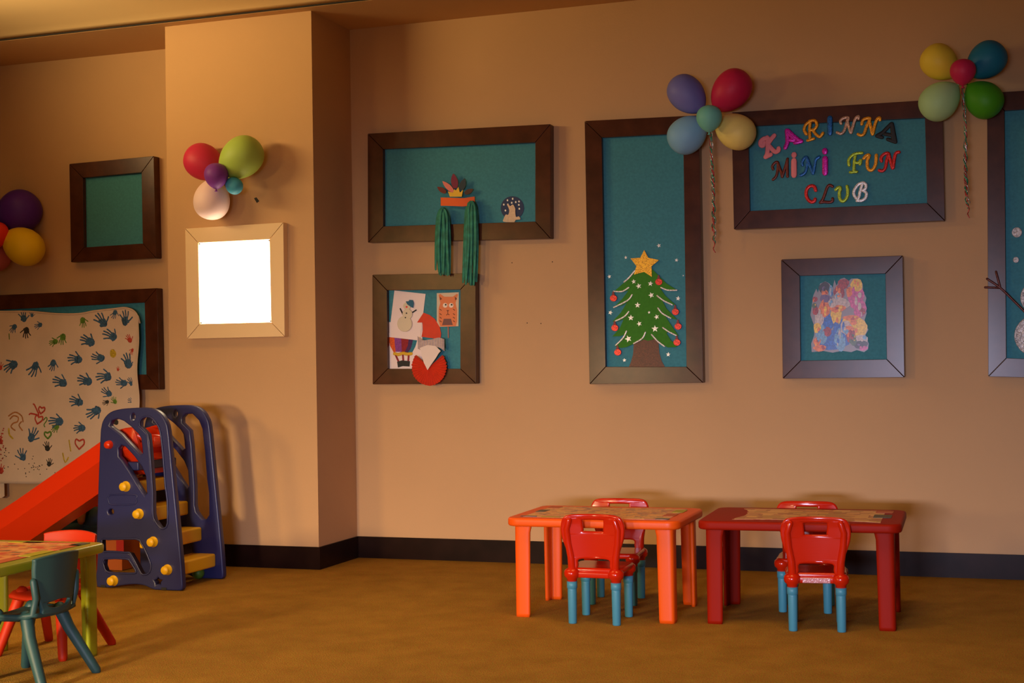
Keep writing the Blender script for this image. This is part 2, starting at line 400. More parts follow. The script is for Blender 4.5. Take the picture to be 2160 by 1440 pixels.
LET = [
 (L1, 'pink foam letter K starting the top row', M_pinkf, 5.0, [[(180,600),(165,655),(125,640),(125,580),(180,530),(250,520)],[(240,510),(250,600),(250,700),(240,800),(215,855)],[(215,855),(300,815)],[(365,475),(310,540),(270,600)],[(260,640),(330,720),(390,765),(440,740),(445,705)]]),
 (L1, 'magenta glitter letter A, second in the top row', M_mag, 4.6, [[(590,385),(600,500),(600,600),(565,690)],[(610,385),(700,470),(790,545),(850,575)],[(640,450),(720,540)],[(610,550),(720,560)],[(740,600),(840,580)]]),
 (L1, 'orange glitter letter R in the top row', M_org, 3.3, [[(1010,225),(1000,350),(1000,470),(1010,540)],[(965,560),(1070,530)],[(1000,225),(930,280),(900,370),(940,450)],[(1000,215),(1090,205),(1130,285),(1080,365),(1010,375)],[(1050,370),(1110,450),(1180,495),(1235,430)]]),
 (L1, 'dark blue letter I crossing the rail in the top row', M_blu, 5.8, [[(1360,165),(1360,430)]]),
 (L2, 'cream and brown letter N in the top row', M_crm, 3.2, [[(290,260),(280,210),(330,165),(420,155),(390,250),(350,380),(290,440),(220,420)],[(400,200),(430,320),(460,420)],[(470,420),(510,280),(550,170),(600,130),(600,170)]]),
 (L2, 'orange glitter letter N before the black A', M_org, 3.3, [[(660,270),(680,200),(740,170),(810,170),(750,300),(700,440),(640,470),(595,450)],[(790,180),(820,320),(850,450)],[(860,440),(890,300),(930,190),(980,155),(985,195)]]),
 (L2, 'black foam letter A ending the top row', M_blk, 4.2, [[(1185,265),(1100,350),(1030,420),(930,480)],[(930,480),(1020,505)],[(1200,265),(1225,400),(1260,585)],[(1070,445),(1200,470)],[(1125,540),(1260,590)],[(1200,320),(1220,560)]]),
 (L1, 'rust brown glitter letter M starting the middle row', M_brn, 3.0, [[(345,1075),(335,1020),(380,960),(430,955),(430,1080),(400,1200),(345,1260)],[(430,960),(480,1100),(510,1210)],[(510,1200),(560,1050),(605,890)],[(600,900),(600,1100),(605,1205)]]),
 (L1, 'pink foam letter I in the middle row', M_pinkf, 6.2, [[(720,925),(720,1180)],[(720,818),(720,822)]]),
 (L1, 'blue glitter letter N in the middle row', M_blu, 3.6, [[(870,1000),(865,945),(900,880),(950,870),(950,1000),(920,1130),(840,1185)],[(955,880),(1000,1010),(1055,1150)],[(1060,1150),(1090,1000),(1110,900),(1170,855)]]),
 (L1, 'magenta glitter letter I ending the first word of the middle row', M_mag, 6.2, [[(1275,885),(1275,1140)],[(1270,745),(1272,765)]]),
 (L2, 'lime glitter letter F in the middle row', M_lim, 3.3, [[(435,1005),(425,920),(480,835),(560,795),(665,785)],[(545,830),(525,960),(520,1110)],[(455,1130),(570,1120)],[(530,950),(600,960),(645,905),(630,985)]]),
 (L2, 'orange glitter letter U in the middle row', M_org, 3.6, [[(700,880),(740,835),(795,825),(760,930),(765,1045),(810,1095),(870,1065),(910,970),(920,825)]]),
 (L2, 'red glitter letter N ending the middle row', M_redl, 3.6, [[(1010,930),(1010,860),(1070,800),(1140,795),(1110,900),(1080,1050),(1030,1105),(975,1095)],[(1140,800),(1180,950),(1210,1055)],[(1220,1050),(1240,900),(1270,790),(1325,770)]]),
 (L3, 'red glitter letter C starting the bottom row', M_redl, 3.7, [[(445,310),(400,200),(310,170),(200,235),(150,380),(190,560),(300,660),(395,640),(425,575)]]),
 (L3, 'rust brown glitter letter L in the bottom row', M_brn, 3.2, [[(950,190),(860,150),(785,230),(720,420),(650,600),(585,675)],[(580,680),(700,660),(850,670),(945,640),(955,560)]]),
 (L3, 'lime glitter letter U in the bottom row', M_lim, 3.5, [[(1055,290),(1120,225),(1195,235),(1160,400),(1180,570),(1260,645),(1370,560),(1420,380),(1395,185)]]),
 (L3, 'white glitter letter B ending the bottom row', M_wht, 3.4, [[(1880,75),(1740,130),(1630,280),(1600,420),(1680,560)],[(1870,90),(1790,350),(1760,500),(1700,625)],[(1880,75),(1970,140),(1950,260),(1860,310)],[(1860,310),(1980,385),(1960,530),(1850,615),(1700,625)]]),
]
for fn, lab, mt, r, ls in LET:
    top = 'top row' in lab or 'black A' in lab
    tag(strokes('letter', mt, [fn(l) for l in ls], r, (WY-FD-.002) if ('crossing' in lab or 'letter R' in lab) else BY-.012 if not ('letter N' in lab and top) else WY-FD-.002, .007), lab, 'letter', 'craft letters on the wide board')

# ------------------------------------------------------------------ multicoloured sticker (abstract stand-in)
def C5b(pts): return [(1640+x/5.141, 530+y/5.141) for x, y in pts]
out = [(372,1092),(366,1000),(400,905),(396,800),(358,690),(372,590),(388,480),(422,405),(440,450),(462,350),(520,325),(560,345),(600,395),(618,305),(640,370),(680,300),(725,285),(775,320),(800,296),(870,292),(925,350),(928,430),(965,505),(945,590),(968,670),(945,745),(985,850),(955,905),(990,1000),(982,1062),(940,1092),(860,1070),(800,1092),(700,1078),(600,1098),(500,1080)]
stk = empty('sticker', at(1769, 745, BY)); tag(stk, 'shiny multicoloured cut-out sticker in blue, yellow and pink patches', 'sticker')
decal('sticker_base', mat('sticker_silver', (.30, .26, .30), .3, spec=.4), C5b(out), BY, .003, stk)
pal = {'b': mat('print_blue', (.015, .13, .55), .3, spec=.4, var=.5, scale=60), 'l': mat('print_pale_blue', (.16, .38, .62), .3, spec=.4, var=.4, scale=60),
       'y': mat('print_yellow', (.90, .55, .02), .3, spec=.4, var=.4, scale=60), 'p': mat('print_pink', (.66, .08, .30), .3, spec=.4, var=.4, scale=60),
       'o': mat('print_orange', (.85, .20, .03), .3, spec=.4, var=.4, scale=60), 'r': mat('print_red', (.40, .02, .02), .3, spec=.4, var=.5, scale=60),
       'k': mat('print_dark', (.03, .015, .02), .3, spec=.4), 'w': mat('print_white', (.62, .50, .45), .3, spec=.4, var=.3, scale=60), 'v': mat('print_violet', (.17, .10, .25), .3, spec=.4), 'g': mat('print_green', (.08, .13, .05), .3, spec=.4, var=.4, scale=60)}
random.seed(11)
blobs = [(600,960,190,120,'b'),(700,880,110,150,'b'),(540,760,70,100,'b'),(680,960,60,120,'l'),(480,900,60,100,'l'),(450,720,50,110,'w'),(820,800,140,110,'y'),(870,850,110,90,'y'),(640,690,60,110,'y'),(740,830,60,90,'w'),(900,960,80,60,'w'),
 (850,500,90,120,'p'),(890,620,70,110,'p'),(860,360,65,70,'y'),(715,350,60,60,'r'),(510,400,60,65,'k'),(510,450,35,40,'o'),(520,510,65,45,'v'),(510,620,60,90,'o'),(670,440,60,70,'r'),(660,490,38,50,'w'),(690,560,95,60,'w'),(650,620,90,40,'o'),
 (540,870,48,48,'r'),(405,520,28,32,'r'),(410,640,32,55,'r'),(430,830,40,60,'y'),(430,980,40,50,'o'),(460,1050,70,35,'o'),(900,1010,80,45,'k'),(930,1050,50,25,'p'),(790,910,50,80,'r'),(920,650,36,36,'r'),(780,440,36,60,'o'),(400,590,26,30,'g'),(820,960,40,60,'g'),(800,720,90,28,'o'),(740,300+60,20,40,'r'),(600,560,50,50,'w'),(580,430,22,60,'l')]
det = []
rel = {'b': 'blb', 'l': 'lwb', 'y': 'yoy', 'p': 'pwp', 'o': 'oyr', 'r': 'ror', 'k': 'kvk', 'w': 'wlw', 'v': 'vpv', 'g': 'gyg'}
for (x, y, rx, ry, c) in blobs:
    for q_ in range(4): det.append((x+random.uniform(-.6, .6)*rx, y+random.uniform(-.6, .6)*ry, rx*random.uniform(.12, .3), ry*random.uniform(.2, .45), random.choice(rel[c])))
blobs += det
for i, (x, y, rx, ry, c) in enumerate(blobs):
    n = 14; ph = random.random()*6
    pts = [(x+1.0*rx*(1+.12*math.sin(3*a+ph))*math.cos(a), y+1.0*ry*(1+.12*math.sin(2*a+ph))*math.sin(a)) for a in [2*math.pi*k/n for k in range(n)]]
    pts = [(min(max(px, 372), 980), min(max(py, 300), 1088)) for px, py in pts]
    decal('colour_patch', pal[c], C5b(pts), BY-.003-.00006*i, .0006, stk)

# ------------------------------------------------------------------ headband on wide board
def C6h(pts): return [(900+x/5.33, 350+y/5.33) for x, y in pts]
M_orange = mat('paper_orange', (.85, .12, .008), .6)
hb = empty('feather_headband', at(962, 437, BY)); tag(hb, 'orange paper feather headband with two long green crepe tassels', 'headband')
YB = BY-.055
# curved band: shallow loop bowing out from the board
bp = P(C6h([(158,400),(200,402),(280,405),(350,408),(420,410),(480,400),(540,390)]), YB)
bm = bmesh.new(); cols = []; base = hb.location
h = .062
for i, (x, z) in enumerate(smoothp(bp, 4, closed=False)):
    t = i/24; dy = -.02*math.sin(math.pi*min(1, max(0, t)))
    cols.append([bm.verts.new((x-base.x, YB+dy+a-base.y, z-base.z+b)) for a, b in ((0, h/2), (0, -h/2), (.003, -h/2), (.003, h/2))])
for a, b in zip(cols, cols[1:]):
    for k in range(4): bm.faces.new((a[k], a[(k+1) % 4], b[(k+1) % 4], b[k]))
bm.faces.new(cols[0]); bm.faces.new(cols[-1][::-1])
bmesh_obj('band', bm, M_orange, hb)
fe = [((215,300),(120,235),28,mat('feather_maroon', (.16, .012, .008), .6)), ((300,290),(178,170),30,mat('feather_pink', (.80, .22, .18), .6)),
      ((325,250),(300,85),40,mat('feather_wine', (.20, .004, .05), .6)), ((385,270),(430,140),36,mat('feather_navy', (.012, .03, .05), .6)), ((430,310),(525,260),28,mat('feather_dark', (.07, .018, .01), .6))]
for (x0, y0), (x1, y1), wd, mt in fe:
    dx, dy = x1-x0, y1-y0; L = math.hypot(dx, dy); ux, uy = dx/L, dy/L; nx, ny = -uy, ux
    pts = [(x0+ux*L*t+nx*wd*s*math.sin(math.pi*min(1, t*.85+.15))**.8, y0+uy*L*t+ny*wd*s*math.sin(math.pi*min(1, t*.85+.15))**.8) for s, ts in ((1, (0, .25, .5, .75, .92)), (-1, (1, .92, .75, .5, .25, 0))) for t in ts]
    decal('feather', mt, C6h(pts), YB+.012, .003, hb)
decal('crown_paper', mat('paper_yellow', (.90, .55, .03), .6), C6h([(240,285),(262,345),(395,345),(410,268),(375,300),(358,235),(330,275),(312,262),(295,300)]), YB+.008, .003, hb)
M_crepe = mat('crepe_green', (.022, .22, .15), .7, var=.35, scale=25)
def tassel(topx, topy, botx0, botx1, boty, n):
    pths = []
    for k in range(n):
        t = k/(n-1); xm = botx0+(botx1-botx0)*t; jit = random.uniform(-14, 14)
        pts = [(topx+(t-.5)*25, topy), (topx+(xm-topx)*.75, topy+90), (xm+jit, topy+(boty-topy)*.5), (xm+random.uniform(-22, 18), boty+random.uniform(-55, 20))]
        ph_ = random.random()*6; pp = [at(*C6h([p])[0], YB-.012-.01*((k*7) % 3)-.004*math.sin(i_*.7+ph_)) for i_, p in enumerate(smoothp(pts, 6, closed=False))]
        pths.append([p-base for p in pp])
    return pths
for args in ((180,475,110,255,1210,10),(505,400,430,565,1320,10)):
    tp = tassel(*args)
    me = tube_mesh(tp, .0105, flat=.22, nseg=6, taper=lambda u: .75+.5*math.sin(u*3.1)); link('tassel', me, M_crepe, hb)
# snow globe cut-out
def Cg(pts): return [(1030+x/16, 390+y/16) for x, y in pts]
M_navy = mat('card_navy', (.025, .045, .12), .7)
sg = empty('snow_globe_card', at(1080, 467, BY)); tag(sg, 'round navy snow globe card with cream snow figure, lower right of the headband board', 'paper craft')
decal('globe', M_navy, Cg([(815+390*math.cos(a), 780+400*math.sin(a)) for a in [2*math.pi*k/28 for k in range(28)]]), BY, .004, sg)
M_cot = mat('cotton', (.78, .58, .38), .9, var=.1, scale=90)
decal('snow_figure', M_cot, Cg([(520,1240),(540,1120),(600,1000),(680,1010),(720,880),(690,760),(640,660),(700,660),(750,720),(810,670),(860,680),(920,800),(920,930),(950,1080),(1040,1060),(1090,1160),(940,1180),(880,1280),(800,1260)]), BY-.004, .008, sg, sm=3)
for x, y in ((650,515),(825,465),(795,600),(525,660),(930,575),(1040,555),(1035,670),(1050,800),(580,860),(665,660)):
    decal('snow_dot', M_wht, Cg([(x+28*math.cos(a), y+34*math.sin(a)) for a in [2*math.pi*k/8 for k in range(8)]]), BY-.004, .002, sg)

# ------------------------------------------------------------------ crafts on small board
def C5(pts): return [(760+x/5.333, 560+y/5.333) for x, y in pts]
M_paper = mat('paper_white', (.95, .80, .76), .8)
def circ(x, y, rx, ry=None, n=18): ry = ry or rx; return [(x+rx*math.cos(2*math.pi*k/n), y+ry*math.sin(2*math.pi*k/n)) for k in range(n)]
bc = empty('balloon_drawing', at(820, 775, BY)); tag(bc, 'white card drawing of a striped hot air balloon', 'drawing')
decal('card', M_paper, C5([(303,634),(700,650),(700,1160),(315,1160)]), BY, .002, bc)
for nm, pts, c in (('o', [(318,800),(385,810),(390,900),(400,970),(375,975),(335,900)], (.75,.10,.01)), ('v', [(385,810),(460,815),(468,970),(400,970),(390,900)], (.26,.05,.30)), ('r', [(460,815),(545,825),(535,900),(500,975),(468,970)], (.30,.01,.02)), ('n', [(545,825),(595,835),(570,930),(530,985),(500,975),(535,900)], (.06,.015,.11)), ('b', [(595,835),(640,840),(620,910),(580,985),(530,985),(570,930)], (.02,.19,.27))):
    decal('balloon_stripe', mat('crayon_'+nm, c, .7, var=.3, scale=80), C5(pts), BY-.002, .001, bc)
strokes('balloon_skirt', mat('crayon_yellow', (.75, .45, .02), .7), [C5([(385,990),(430,1000),(480,985),(530,995),(575,990)])], 3.2, BY-.002, .003, bc)
strokes('balloon_ropes', mat('crayon_r', (0, 0, 0)), [C5([(400,1010),(430,1075)]), C5([(480,1010),(485,1075)]), C5([(545,1010),(540,1075)])], 1.9, BY-.002, .003, bc)
decal('basket', M_blk, C5([(415,1080),(470,1065),(560,1075),(555,1135),(480,1130),(425,1145)]), BY-.002, .003, bc)
sn = empty('snowman_drawing', at(855, 710, BY)); tag(sn, 'white card with cotton snowman in a blue hat, slightly tilted', 'drawing')
decal('card', M_paper, C5([(385,280),(735,318),(672,843),(322,803)]), BY-.003, .002, sn)
M_cot2 = mat('cotton_white', (.80, .70, .50), .9, bump=.4, bscale=120)
decal('snowball', M_cot2, C5(circ(505, 655, 84, 90)), BY-.005, .014, sn, bevel=.005)
decal('snowball', M_cot2, C5(circ(535, 545, 56, 60)), BY-.005, .012, sn, bevel=.004)
decal('snowball', M_cot2, C5(circ(530, 455, 44, 42)), BY-.005, .010, sn, bevel=.003)
decal('hat', mat('hat_blue', (.01, .13, .24), .6), C5([(512,402),(545,400),(555,385),(590,388),(602,420),(595,475),(570,465),(530,435)]), BY-.015, .004, sn)
strokes('stick_arm', M_blk, [C5([(450,485),(482,550)])], 1.3, BY-.008, .004, sn); strokes('stick_arm', M_blk, [C5([(628,500),(555,548)])], 1.3, BY-.008, .004, sn)
for x, y in ((520,535),(508,585)): decal('button', M_blk, C5(circ(x, y, 8, n=8)), BY-.018, .002, sn)
decal('nose', M_redl, C5(circ(522, 465, 11, n=8)), BY-.015, .002, sn)
ct = empty('cat_drawing', at(945, 688, BY)); tag(ct, 'small card of an orange cat with round eyes on a stick', 'drawing')
decal('card', mat('card_cream', (.72, .58, .42), .8), C5([(862,310),(1110,300),(1105,682),(862,690)]), BY-.004, .002, ct)
M_cat = mat('cat_orange', (.80, .25, .10), .8)
decal('cat_body', M_cat, C5([(900,685),(880,620),(882,480),(900,420),(882,330),(900,318),(945,350),(1040,350),(1085,318),(1100,325),(1072,420),(1090,500),(1090,620),(1075,682)]), BY-.006, .001, ct)
for x in (955, 1022):
    decal('eye', mat('eye_white', (.85, .75, .65), .5), C5(circ(x, 447, 26, n=16)), BY-.007, .001, ct); decal('pupil', M_blk, C5(circ(x+6, 440, 10, n=10)), BY-.008, .001, ct)
M_catd = mat('cat_brown', (.20, .06, .03), .7)
decal('cat_nose', M_catd, C5([(968,502),(1000,500),(985,520)]), BY-.007, .001, ct)
strokes('whisker_marks', M_catd, [C5([(985,520),(985,545),(970,555)]), C5([(985,545),(1000,552)])]+[C5([(895+a, y), (912+a, y+12)]) for a in (0, 150) for y in (490, 540, 580, 620)], .7, BY-.007, .0015, ct, sm=0, nseg=6)
for x in (905, 1075): decal('ear', M_catd, C5([(x-12,345),(x+14,375),(x-8,390)]), BY-.007, .001, ct)
decal('cat_lap', mat('cat_grey', (.22, .10, .09), .8), C5([(940,598),(1020,598),(1040,668),(920,670)]), BY-.007, .001, ct)
strokes('stick', mat('stick_pink', (.45, .20, .15), .7), [C5([(990,690),(992,808)])], 1.3, BY-.003, .004, ct)
sa = empty('paper_gnome', at(905, 805, BY)); tag(sa, 'red paper gnome with fan body, white beard and bent hat', 'paper craft')
M_redp = mat('paper_red', (.72, .055, .015), .7, var=.06)
decal('hat', M_redp, C5([(640,640),(712,530),(780,555),(840,600),(895,690),(910,760),(905,828),(800,815),(690,800),(705,720),(700,640)]), BY-.004, .003, sa)
# pleated fan
fc = at(*C5([(775,1140)])[0], WY-FD-.02); bm = bmesh.new(); n = 56; R_ = (at(*C5([(970,1140)])[0], WY-FD-.02)-fc).length
cen = bm.verts.new((0, 0, 0)); cen2 = bm.verts.new((0, .006, 0)); rim = []; rim2 = []
for k in range(n+1):
    a = math.radians(140) + math.radians(260)*k/n; rr = R_*(1+random.uniform(-.02, .02)); yy = -.012 if k % 2 else .006
    rim.append(bm.verts.new((rr*math.cos(a), yy, rr*math.sin(a)))); rim2.append(bm.verts.new((rr*math.cos(a), yy+.006, rr*math.sin(a))))
for k in range(n): bm.faces.new((cen, rim[k], rim[k+1])); bm.faces.new((cen2, rim2[k+1], rim2[k])); bm.faces.new((rim[k], rim2[k], rim2[k+1], rim[k+1]))
fan = bmesh_obj('fan_body', bm, M_redp, sa); fan.location = fc - sa.location
YS = WY-FD-.036
decal('beard', mat('paper_beard', (.85, .72, .66), .8), C5([(670,925),(760,892),(850,905),(905,960),(880,990),(850,1040),(800,1110),(757,1175),(715,1090),(690,1010),(685,965)]), YS, .002, sa)
M_crw = mat('crepe_white', (.55, .44, .42), .8, var=.15, scale=60)
bm = bmesh.new(); prev = None; pts = smoothp([(640,850),(700,880),(790,860),(880,850),(940,880)], 6, closed=False)
for i, p in enumerate(pts):
    wq = at(*C5([p])[0], YS); hgt = .035+.022*abs(i/len(pts)-.5)*2; yy = YS+.01-.006*(i % 2)-sa.location.y
    cur = [bm.verts.new((wq.x-sa.location.x, yy+e, wq.z-sa.location.z+s*hgt/1.2-.01)) for s, e in ((1, 0), (-1, 0), (-1, .004), (1, .004))]
    if prev:
        for k in range(4): bm.faces.new((prev[k], prev[(k+1) % 4], cur[(k+1) % 4], cur[k]))
    else: bm.faces.new(cur)
    prev = cur
bm.faces.new(prev[::-1]); bmesh_obj('hat_trim', bm, M_crw, sa)

# ------------------------------------------------------------------ snowman on the right board
M_foil = mat('foil_snow', (.55, .50, .46), .35, metal=.4, var=.3, scale=45, bump=1.0, bscale=55)
sm_ = empty('foil_snowman', at(2200, 752, BY)); tag(sm_, 'crinkled silver snowman cut-out with brown twig arms at right edge', 'decoration')
decal('lower_body', M_foil, circ(2197, 708, 58, 48, n=28), BY, .012, sm_, bevel=.004)
decal('upper_body', M_foil, circ(2190, 628, 38, 36, n=28), BY-.006, .012, sm_, bevel=.004)
decal('head', M_foil, circ(2188, 566, 27, 27, n=24), BY, .012, sm_, bevel=.004)
M_twig = mat('glitter_twig', (.10, .02, .012), .5, glitter=260)
strokes('twig_arm', M_twig, [[(2166,662),(2140,636),(2110,607),(2082,588)],[(2110,607),(2101,573)],[(2110,607),(2078,606)]], 2.6, WY-FD-.003, .009, sm_)
strokes('twig_arm', M_twig, [[(2222,640),(2260,610),(2285,590)],[(2262,608),(2280,618)]], 2.6, WY-FD-.003, .009, sm_)
for x, y, r, lab in ((2145,490,11,'larger foil snowball on the teal board at right edge'),(2143,548,6.5,'smaller foil snowball below the larger one at right edge')):
    tag(decal('snowball', M_foil, circ(x, y, r, n=16), BY, .008, bevel=.003), lab, 'snowball')

# ------------------------------------------------------------------ balloons
def balloon(px, py, a, b, kx, ky, Y, col, label, group, ang=None):
    """a: half length along the knot axis (px), b: half width; knot points to picture point kx,ky"""
    c = at(px, py, Y); k = at(kx, ky, Y); s = (at(px+1, py, Y)-c).length*1.03
    d = (k-c); d.y = 0; d.normalize()
    mt = mat('balloon_'+'_'.join('%03d' % int(x*1000) for x in col), col, .50, spec=.3)
    bm = bmesh.new(); bmesh.ops.create_uvsphere(bm, u_segments=32, v_segments=24, radius=1)
    A, B = a*s, b*s
    for v in bm.verts:
        t = v.co.z  # +1 = crown, -1 = knot
        f = 1.0 + .10*t - .06*(1-t*t) if t > -1 else 1
        if t < 0: f *= (1-.16*(t*t))
        v.co.x *= B*f; v.co.y *= B*f; v.co.z *= A
        if t < -.93: v.co.z -= A*.04*(-t-.93)/.07
    t = empty('balloon', c); tag(t, label, 'balloon', group)
    bo = bmesh_obj('balloon_skin', bm, mt, t, smooth=True)
    kn = lathe('knot', [(0, .006), (.004, 0), (.008, -.012), (.013, -.018), (0, -.016)], mt, t, n=12, loc=(0, 0, 0))
    q = (-d).to_track_quat('Z', 'Y'); bo.rotation_euler = q.to_euler(); kn.rotation_euler = q.to_euler(); kn.location = d*A*1.02
    return t
GA, GB, GC, GD = 'balloons above the handprint sheet', 'balloons on the column', 'balloon flower between the boards', 'balloon flower at the upper right'
Yb = WY-.20
balloon(38, 449, 41, 38, 5, 480, Yb+.06, (.085,.020,.34), 'dark purple balloon at the left picture edge', GA)
balloon(48, 518, 39, 33, 8, 492, Yb-.05, (.85,.60,.01), 'mustard yellow balloon below the dark purple one', GA)
balloon(-34, 452, 36, 34, -8, 480, Yb+.02, (.14,.36,.48), 'pale blue balloon cut by the left edge', GA)
balloon(-14, 531, 34, 32, -10, 500, Yb+.01, (.55,.13,.12), 'dusty pink balloon low at the left edge', GA)
balloon(-6, 495, 22, 20, -6, 495.5, Yb-.17, (.75,.03,.01), 'small red balloon in the middle of left cluster', GA)
Yb = PY-.17
balloon(431, 343, 38, 34, 462, 362, Yb+.04, (.62,.030,.09), 'crimson balloon on the column', GB)
balloon(507, 334, 45, 38, 470, 366, Yb-.03, (.42,.62,.12), 'lime green balloon on the column', GB)
balloon(447, 420, 37, 34, 452, 380, Yb, (.95,.72,.74), 'pale pink balloon just above the wall lamp', GB)
balloon(456, 371, 23, 22.5, 456, 372, Yb-.16, (.22,.045,.38), 'small purple balloon in the middle of column cluster', GB)
balloon(493, 391, 17, 16, 476, 378, Yb-.08, (.07,.42,.66), 'small teal balloon beside the small purple one', GB)
Yb = WY-.25
balloon(1450, 200, 45, 37, 1494, 246, Yb, (.18,.19,.56), 'grey violet balloon over the corner of the tree board', GC)
balloon(1541, 192, 48, 40, 1498, 246, Yb, (.58,.016,.08), 'crimson balloon above the yellow one, right of grey violet', GC)
balloon(1451, 283, 43, 39, 1492, 250, Yb, (.24,.52,.80), 'pale blue balloon over the tree board', GC)
balloon(1550, 276, 44, 38, 1500, 250, Yb, (.88,.74,.22), 'pale yellow balloon beside the row of letters', GC)
balloon(1496, 250, 27, 27.5, 1496, 251, Yb-.17, (.18,.58,.50), 'small mint balloon in the middle of flower over tree board', GC)
balloon(1982, 132, 42, 39, 2022, 168, Yb, (.88,.68,.06), 'golden yellow balloon in the upper right cluster', GD)
balloon(2080, 128, 45, 41, 2036, 166, Yb, (.012,.19,.33), 'dark teal balloon in the upper right cluster', GD)
balloon(1983, 212, 46, 42, 2024, 176, Yb, (.46,.76,.36), 'pale green balloon over the corner of the letter board', GD)
balloon(2074, 209, 44, 41, 2036, 174, Yb, (.06,.34,.012), 'bright green balloon in the upper right cluster', GD)
balloon(2031, 152, 28, 28.5, 2031, 153, Yb-.17, (.60,.022,.10), 'small raspberry balloon in the middle of upper right cluster', GD)
tag(lathe('tape_scrap', [(0, 0), (.010, 0), (.009, .012), (0, .014)], M_black, None, n=8, loc=at(71, 434, WY-.012), rot=(math.pi/2, 0, 0)), 'small black blob of tape right of the dark purple balloon', 'tape')

# ------------------------------------------------------------------ curly streamers
M_sg = mat('ribbon_green', (.05, .35, .20), .25, metal=.4); M_sr = mat('ribbon_red', (.55, .06, .05), .25, metal=.4); M_ss = mat('ribbon_silver', (.60, .55, .50), .2, metal=.7)
def streamer(x0, y0, x1, y1, label, seed):
    random.seed(seed)
    Y = WY-.25; top = at(x0, y0, Y); bot = at(x1, y1, Y); t = empty('streamer', top); tag(t, label, 'streamer', 'curled ribbon streamers')
    L = (top-bot).length
    for k, (mt, f, am, w_) in enumerate(((M_sg, .93, .007, 40), (M_sr, 1.0, .006, 46), (M_ss, .6, .006, 30), (M_sg, .8, .009, 34), (M_sr, .85, .007, 38), (M_ss, .9, .008, 36))):
        pth = []; n = 130; ph = random.random()*6
        for i in range(n):
            u = i/(n-1)*f; p = top.lerp(bot, u)-top; a = ph + u*L*w_*2
            drift = .007*math.sin(u*9+ph)
            pth.append(p+Vector((am*(.3+u)*math.cos(a)+drift, am*(.3+u)*math.sin(a), .004*math.sin(a*2.3))))
        link('ribbon', tube_mesh([pth], .0034, nseg=5), mt, t)
streamer(1499, 256, 1508, 532, 'green and red curled ribbon streamer hanging under the mint balloon', 3)
streamer(2031, 172, 2042, 458, 'green and red curled ribbon streamer hanging under the raspberry balloon', 5)

# ------------------------------------------------------------------ handprint sheet
def cw(x, z):   # depth of the hanging sheet
    return WY-FD-.030 - .010*math.sin(x*7+z*1.2) - .005*math.sin(x*17-z*2) - .004*math.sin(z*9+x)
YC = WY-FD-.03
M_sheet = mat('sheet_cotton', (.74, .56, .40), .9, var=.04, scale=6, bump=.15, bscale=300)
top = [(-140,650),(-60,652),(0,655),(60,655),(120,660),(165,660),(200,654),(240,649),(262,647),(280,652),(291,664),(296,685)]
bot = [(-140,1030),(-60,1026),(0,1019),(60,1020),(120,1019),(165,1018),(200,1018),(240,1018),(262,1017),(275,1017),(283,1016),(289,1015)]
def rs(pts, n):
    q = smoothp(pts, 5, closed=False); d = [0]
    for a, b in zip(q, q[1:]): d.append(d[-1]+math.dist(a, b))
    out = []
    for i in range(n):
        s = d[-1]*i/(n-1); k = max(j for j in range(len(d)) if d[j] <= s+1e-9); k = min(k, len(q)-2)
        u = (s-d[k])/max(1e-9, d[k+1]-d[k]); out.append((q[k][0]+(q[k+1][0]-q[k][0])*u, q[k][1]+(q[k+1][1]-q[k][1])*u))
    return out
T, B = rs(top, 70), rs(bot, 70)
bm = bmesh.new(); grid = []
for i in range(70):
    colv = []
    for j in range(50):
        v = j/49; e = v**1.0
        x = T[i][0]+(B[i][0]-T[i][0])*v; y = T[i][1]+(B[i][1]-T[i][1])*v
        if i > 66: x += 2.0*math.sin(v*16)*(i-66)/3
        q = at(x, y, YC); curl = .03*max(0, (i-64)/5)**2 * (1-v)
        sag = .022*math.exp(-v*26)
        colv.append(bm.verts.new((q.x, cw(q.x, q.z)-curl+ (sag*0), q.z)))
    grid.append(colv)
for i in range(69):
    for j in range(49): bm.faces.new((grid[i][j], grid[i][j+1], grid[i+1][j+1], grid[i+1][j]))
sheet = empty('handprint_sheet', at(150, 1018, WY)); tag(sheet, 'cream cotton sheet covered with blue handprints hung over framed board', 'sheet')
for v in bm.verts: v.co -= sheet.location
so = bmesh_obj('cloth', bm, M_sheet, sheet, smooth=True)
sl = so.modifiers.new('s', 'SOLIDIFY'); sl.thickness = .003; sl.offset = 1
hem = []
for i in range(0, 70, 2):
    q = at(T[i][0], T[i][1]+2, YC); hem.append(Vector((q.x, cw(q.x, q.z)-.004, q.z))-sheet.location)
link('hem', tube_mesh([hem], .007, flat=.7, nseg=6), M_sheet, sheet)
tab = decal('cloth_flap', M_sheet, [(-30,1012),(9,1012),(10,1046),(4,1050),(-30,1047)], YC+.01, .004, sheet)
def CC(pts): return [(x/3.272, 620+y/3.272) for x, y in pts]
M_pb = mat('paint_blue', (.040, .11, .20), .8, var=.4, scale=60); M_pg = mat('paint_green', (.10, .22, .02), .8, var=.5, scale=60); M_pr = mat('paint_red', (.50, .05, .025), .8, var=.3, scale=60)
M_pk = mat('paint_dark', (.03, .025, .02), .8, var=.4, scale=60); M_py = mat('paint_yellow', (.55, .38, .02), .8, var=.3, scale=60); M_po = mat('paint_orange', (.45, .17, .04), .8, var=.3, scale=60)
